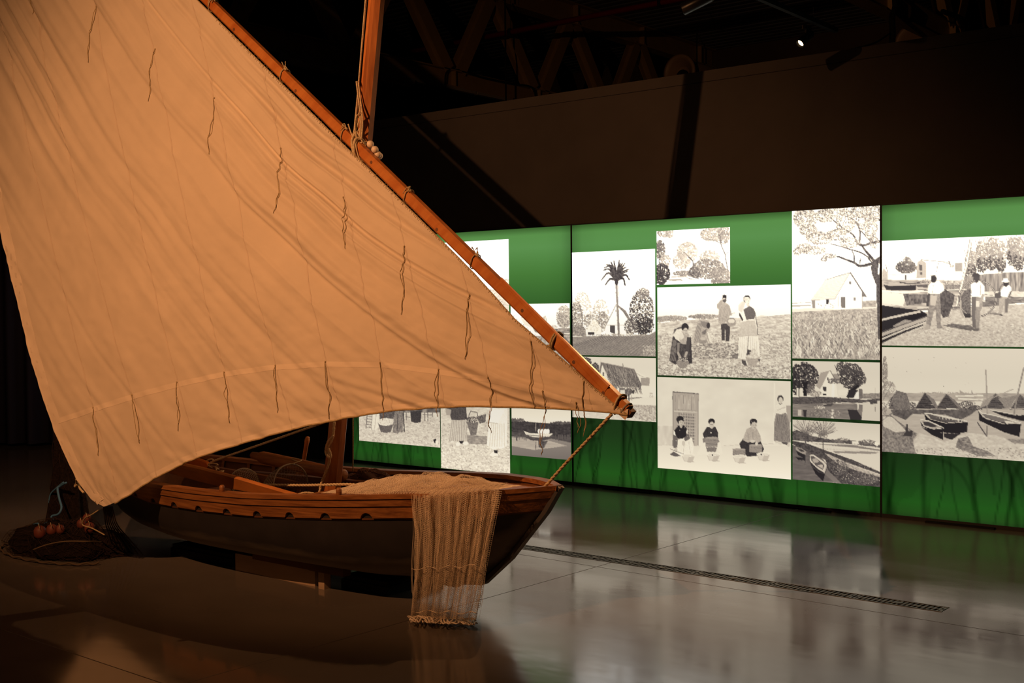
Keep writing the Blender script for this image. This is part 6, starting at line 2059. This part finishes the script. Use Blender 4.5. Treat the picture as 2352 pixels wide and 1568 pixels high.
# bands and the foot rope lying in loops on the floor
g = G()
for (y0, y1, r) in ((1306, 1298, .0016), (1403, 1408, .0022)):
    P = []
    for t_ in np.linspace(0, 1, 40):
        px = 946 + 150 * t_
        P.append(ony(px, y0 + (y1 - y0) * t_ + 3 * math.sin(t_ * 19), 4.475 + .02 * math.sin(t_ * 31)))
    g.tube(P, r, 5)
g.build('band_rope', 'net', net, True)
g = G()
for k in range(9):
    P = []
    ph = rnd.uniform(0, 6)
    for t_ in np.linspace(0, 1, 60):
        px = 940 + 152 * t_ + 4 * math.sin(t_ * 30 + ph)
        p = onz(px, 1421 + 6 * t_ + 7 * math.sin(t_ * 23 + ph) + rnd.uniform(-1.5, 1.5), .012 + .012 * (k % 3))
        P.append(p)
    g.tube(P, .0042, 5)
g.build('foot_rope', 'net', net, True)
# heap on the foredeck
parts = []
for L_ in range(4):
    nu, nv = 150, 64
    u, v = np.meshgrid(np.linspace(0, 1, nu), np.linspace(0, 1, nv), indexing='ij')
    sv = 1.28 - 1.02 * np.linspace(0, 1, nu)
    hb = np.array([hull_y(q, sheer(q) - .01) for q in sv])[:, None]
    sz = np.array([sheer(q) for q in sv])[:, None]
    f = -1.0 + .14 * np.maximum(0, 1 - u / .45) + (1.14 + .25 * np.sin(u * 4 + 1)) * v
    base = sz + np.where(f > -.97, .012, .012 - .5 * (-.97 - f))
    k = np.maximum(0, np.sin(np.pi * np.clip(u * 1.04, 0, 1))) ** .5 * np.maximum(0, np.sin(np.pi * v)) ** .5
    hgt = (.030 + .020 * L_ / 3) * k * (1 + .8 * vnoise2(u * 9 + L_, v * 5 + L_ * 2., 30 + L_) + .3 * vnoise2(u * 34 + L_, v * 17 + L_ * 2., 35 + L_))
    hgt = hgt + .034 * np.exp(-((u - .84) / .09) ** 2 - ((v - .22) / .22) ** 2) * (.5 + .5 * L_ / 3)
    S = np.stack([XB - sv[:, None] + .01 * vnoise2(u * 14, v * 9, 50 + L_), BY + hb * f + .01 * vnoise2(u * 13, v * 8, 60 + L_), base + hgt], -1)
    parts.append(diamond(S, .00062))
v_, f_ = join_np(parts)
obj('heaped_mesh', mesh('heaped_mesh', v_, f_), 'net', net)
# edge of the net rolled over the rail
parts = []
for L_ in range(2):
    nu, nv = 130, 16
    S = np.zeros((nu, nv, 3))
    for i in range(nu):
        px = 946 + 200 * i / (nu - 1)
        for j in range(nv):
            v = j / (nv - 1)
            q = math.pi * .62 * v
            yy = np.interp(px, [944, 1020, 1100, 1150], [4.50, 4.545, 4.63, 4.71])
            p = ony(px, np.interp(px, [946, 1150], [1143, 1122]), yy)
            S[i, j] = p + np.array([0, .055 * (1 - math.cos(q)), .020 * math.sin(q) + .004 * math.sin(i * .7 + L_ * 2)])
    parts.append(diamond(S, .0006))
v_, f_ = join_np(parts)
obj('rail_fold', mesh('rail_fold', v_, f_), 'net', net)

# ------------------------------------------------------------------ dark net pile behind the stern
pc = np.array([-7.40, 4.38, 0.])
pile = thing('net_pile', 'dark tarred fishing net heaped on the floor by the stern', 'net', pc)
_, S = lump('net_mound', np.array([-7.42, 4.42, .02]), .43, .27, .17, 'net_heap', pile, 11, .25, zmin=.0)
from mathutils.bvhtree import BVHTree
_nv, _nu = S.shape[:2]
_mt = BVHTree.FromPolygons([Vector(p) for p in S.reshape(-1, 3)], [(j * _nu + i, (j + 1) * _nu + i, (j + 1) * _nu + (i + 1) % _nu, j * _nu + (i + 1) % _nu) for j in range(_nv - 1) for i in range(_nu)])


def mound_h(x, y):
    h_ = _mt.ray_cast(Vector((x, y, 2.)), Vector((0, 0, -1)))[0]
    return h_.z if h_ else 0.


def on_mound(P, r):
    P = np.array(P, float)
    for p in P:
        p[2] = max(p[2], mound_h(p[0], p[1]) + r)
    return P


S2 = np.concatenate([S, S[:, :1]], 1)
parts = []
for k in range(3):
    W = (S2 - np.array([-7.42, 4.42, .02])) * (1.02 + .03 * k) + np.array([-7.42, 4.42, .02]) + nrng.normal(0, .008, S2.shape)
    W[..., 2] = np.maximum(W[..., 2], .004)
    parts.append(diamond(W, .0014))
v_, f_ = join_np(parts)
obj('net_mesh', mesh('net_mesh', v_, f_), 'net_dark', pile)
# net hung up behind the sail corner
hang = thing('hanging_dark_net', 'dark net hanging in a tall column beside the sail corner', 'net', (-7.85, 4.75, 0))
top = ony(160, 985, 4.75)
V, nu, nv = [], 36, 24
hx = ony(150, 1060, 4.75)
for j in range(nv):
    v = j / (nv - 1)
    z = 1.15 * (1 - v) + .02 * v
    r = .06 + .05 * v + .10 * max(0, v - .6)
    for i in range(nu):
        q = 2 * math.pi * i / nu
        rr_ = r * (1 + .18 * math.sin(7 * q + 2 * v) + .1 * math.sin(11 * q))
        V.append((hx[0] + .02 * math.sin(3 * v) + rr_ * math.cos(q), 4.75 + rr_ * math.sin(q), z))
Fc = [(j * nu + i, (j + 1) * nu + i, (j + 1) * nu + (i + 1) % nu, j * nu + (i + 1) % nu) for j in range(nv - 1) for i in range(nu)]
Fc.append(tuple(range(nu)))
obj('net_column', mesh('net_column', V, Fc, True), 'net_heap', hang)
S = np.array(V).reshape(nv, nu, 3)
S = np.concatenate([S, S[:, :1]], 1)
v_, f_ = diamond(S + nrng.normal(0, .005, S.shape), .0013)
obj('net_mesh', mesh('net_mesh', v_, f_), 'net_dark', hang)
G().lathe((hx[0], 4.75, 0), (hx[0], 4.75, 1.3), [(0, .14), (.02, .14), (.03, .02), (1.28, .02), (1.3, .012)], 14).build('stand_post', 'black', hang, True)

for i, (fx_, fy_, r) in enumerate(((92, 1222, .040), (119, 1216, .034), (138, 1216, .030), (187, 1203, .030), (206, 1212, .034), (200, 1190, .028))):
    c = onz(fx_, fy_, .20)
    for z_ in np.linspace(.40, .04, 90):
        q = onz(fx_, fy_, z_)
        if z_ <= mound_h(q[0], q[1]) + r:
            c = q if q[1] < 4.55 else c
            break
    d = np.linalg.norm(c[:2] - pc[:2])
    f = thing('net_float', 'faded red net float resting on the dark net heap', 'float', c, 'red floats on the dark net')
    fbod = G().lathe(c - np.array([.0, 0, r * 1.1]), c + np.array([0, 0, r * 1.1]), [(0, r * .3), (r * .25, r * .75), (r * .7, r), (r * 1.5, r), (r * 1.95, r * .75), (r * 2.2, r * .3)], 16).build('float_body', 'float', f, True)
    G().tube(spline([c + np.array([0, 0, r * 1.05]), c + np.array([.02, -.02, r * 1.5]), c + np.array([.05, -.03, r * .9])], 5), .002, 5).build('float_cord', 'rope_thin', fbod, True)
def rope2(name, P, r, label, m_):
    g = G().tube(on_mound(spline(P, 8), r), r, 6)
    return g.build(name, m_, None, True, label=label, cat='rope')


YH = 4.62
rope2('blue_rope', [ony(152, 1108, YH), ony(138, 1116, YH), ony(132, 1122, YH - .02), ony(136, 1145, YH - .04), ony(141, 1165, YH - .06), ony(134, 1180, YH - .08), ony(118, 1186, YH - .1), ony(126, 1200, YH - .12), ony(122, 1216, YH - .14), ony(110, 1230, YH - .16)], .0075, 'blue rope tangled down the dark hanging net', 'blue')
rope2('blue_rope', [ony(146, 1107, YH), ony(128, 1122, YH), ony(116, 1135, YH), ony(112, 1155, YH)], .006, 'short blue rope end looping left of the dark net', 'blue')
rope2('blue_rope', [onz(76, 1211, .12), onz(92, 1214, .13), onz(108, 1220, .13)], .006, 'blue rope scrap lying over the red floats', 'blue')
P = []
for i in range(46):
    q = math.pi * (.30 + 1.15 * i / 45)
    P.append((-7.40 + .56 * math.cos(q + 1.6), 4.30 + .26 * math.sin(q + 1.6), .015 + .006 * math.sin(i * 1.7)))
rope2('net_head_rope', P, .007, 'brown rope edging the dark net heap on the floor', mat('old_brown_rope', (.10, .07, .045), .9))
rope2('net_line', [onz(76, 1262, .09), onz(110, 1250, .13), onz(150, 1243, .16), onz(200, 1243, .16), onz(235, 1244, .12)], .0045, 'brown line trailing across the top of the dark net heap', mat('old_brown_line', (.14, .10, .06), .9))
rope2('net_line', [ony(228, 1170, 4.30), ony(210, 1182, 4.3), ony(195, 1190, 4.32), ony(190, 1205, 4.33), ony(212, 1213, 4.33), ony(240, 1228, 4.33)], .0045, 'tan cord hanging from the sail corner to the dark net heap', 'rope_thin')
g = G()
for k in range(7):
    a = ony(238 + k * 3.2, 1163, 4.22)
    e = onz(262 + k * 11, 1262 + 2 * k, .02)
    mid = (a + e) / 2 + np.array([0, 0, -.04])
    g.tube(on_mound(spline([a, a * .7 + mid * .3 + np.array([0, 0, -.05]), mid, e], 8), .006), .004, 5)
g.build('weighted_lines', 'net_dark', None, True, label='dark leaded net lines hanging from the sail corner to the floor', cat='rope')
rope2('clew_knot', [sailp(np.array(178.), np.array(1100.), .0), ony(176, 1108, 4.25), ony(172, 1117, 4.26), ony(180, 1112, 4.25), ony(184, 1122, 4.24), ony(192, 1131, 4.24)], .008, 'tan rope knot at the left edge of the sail corner', 'rope')
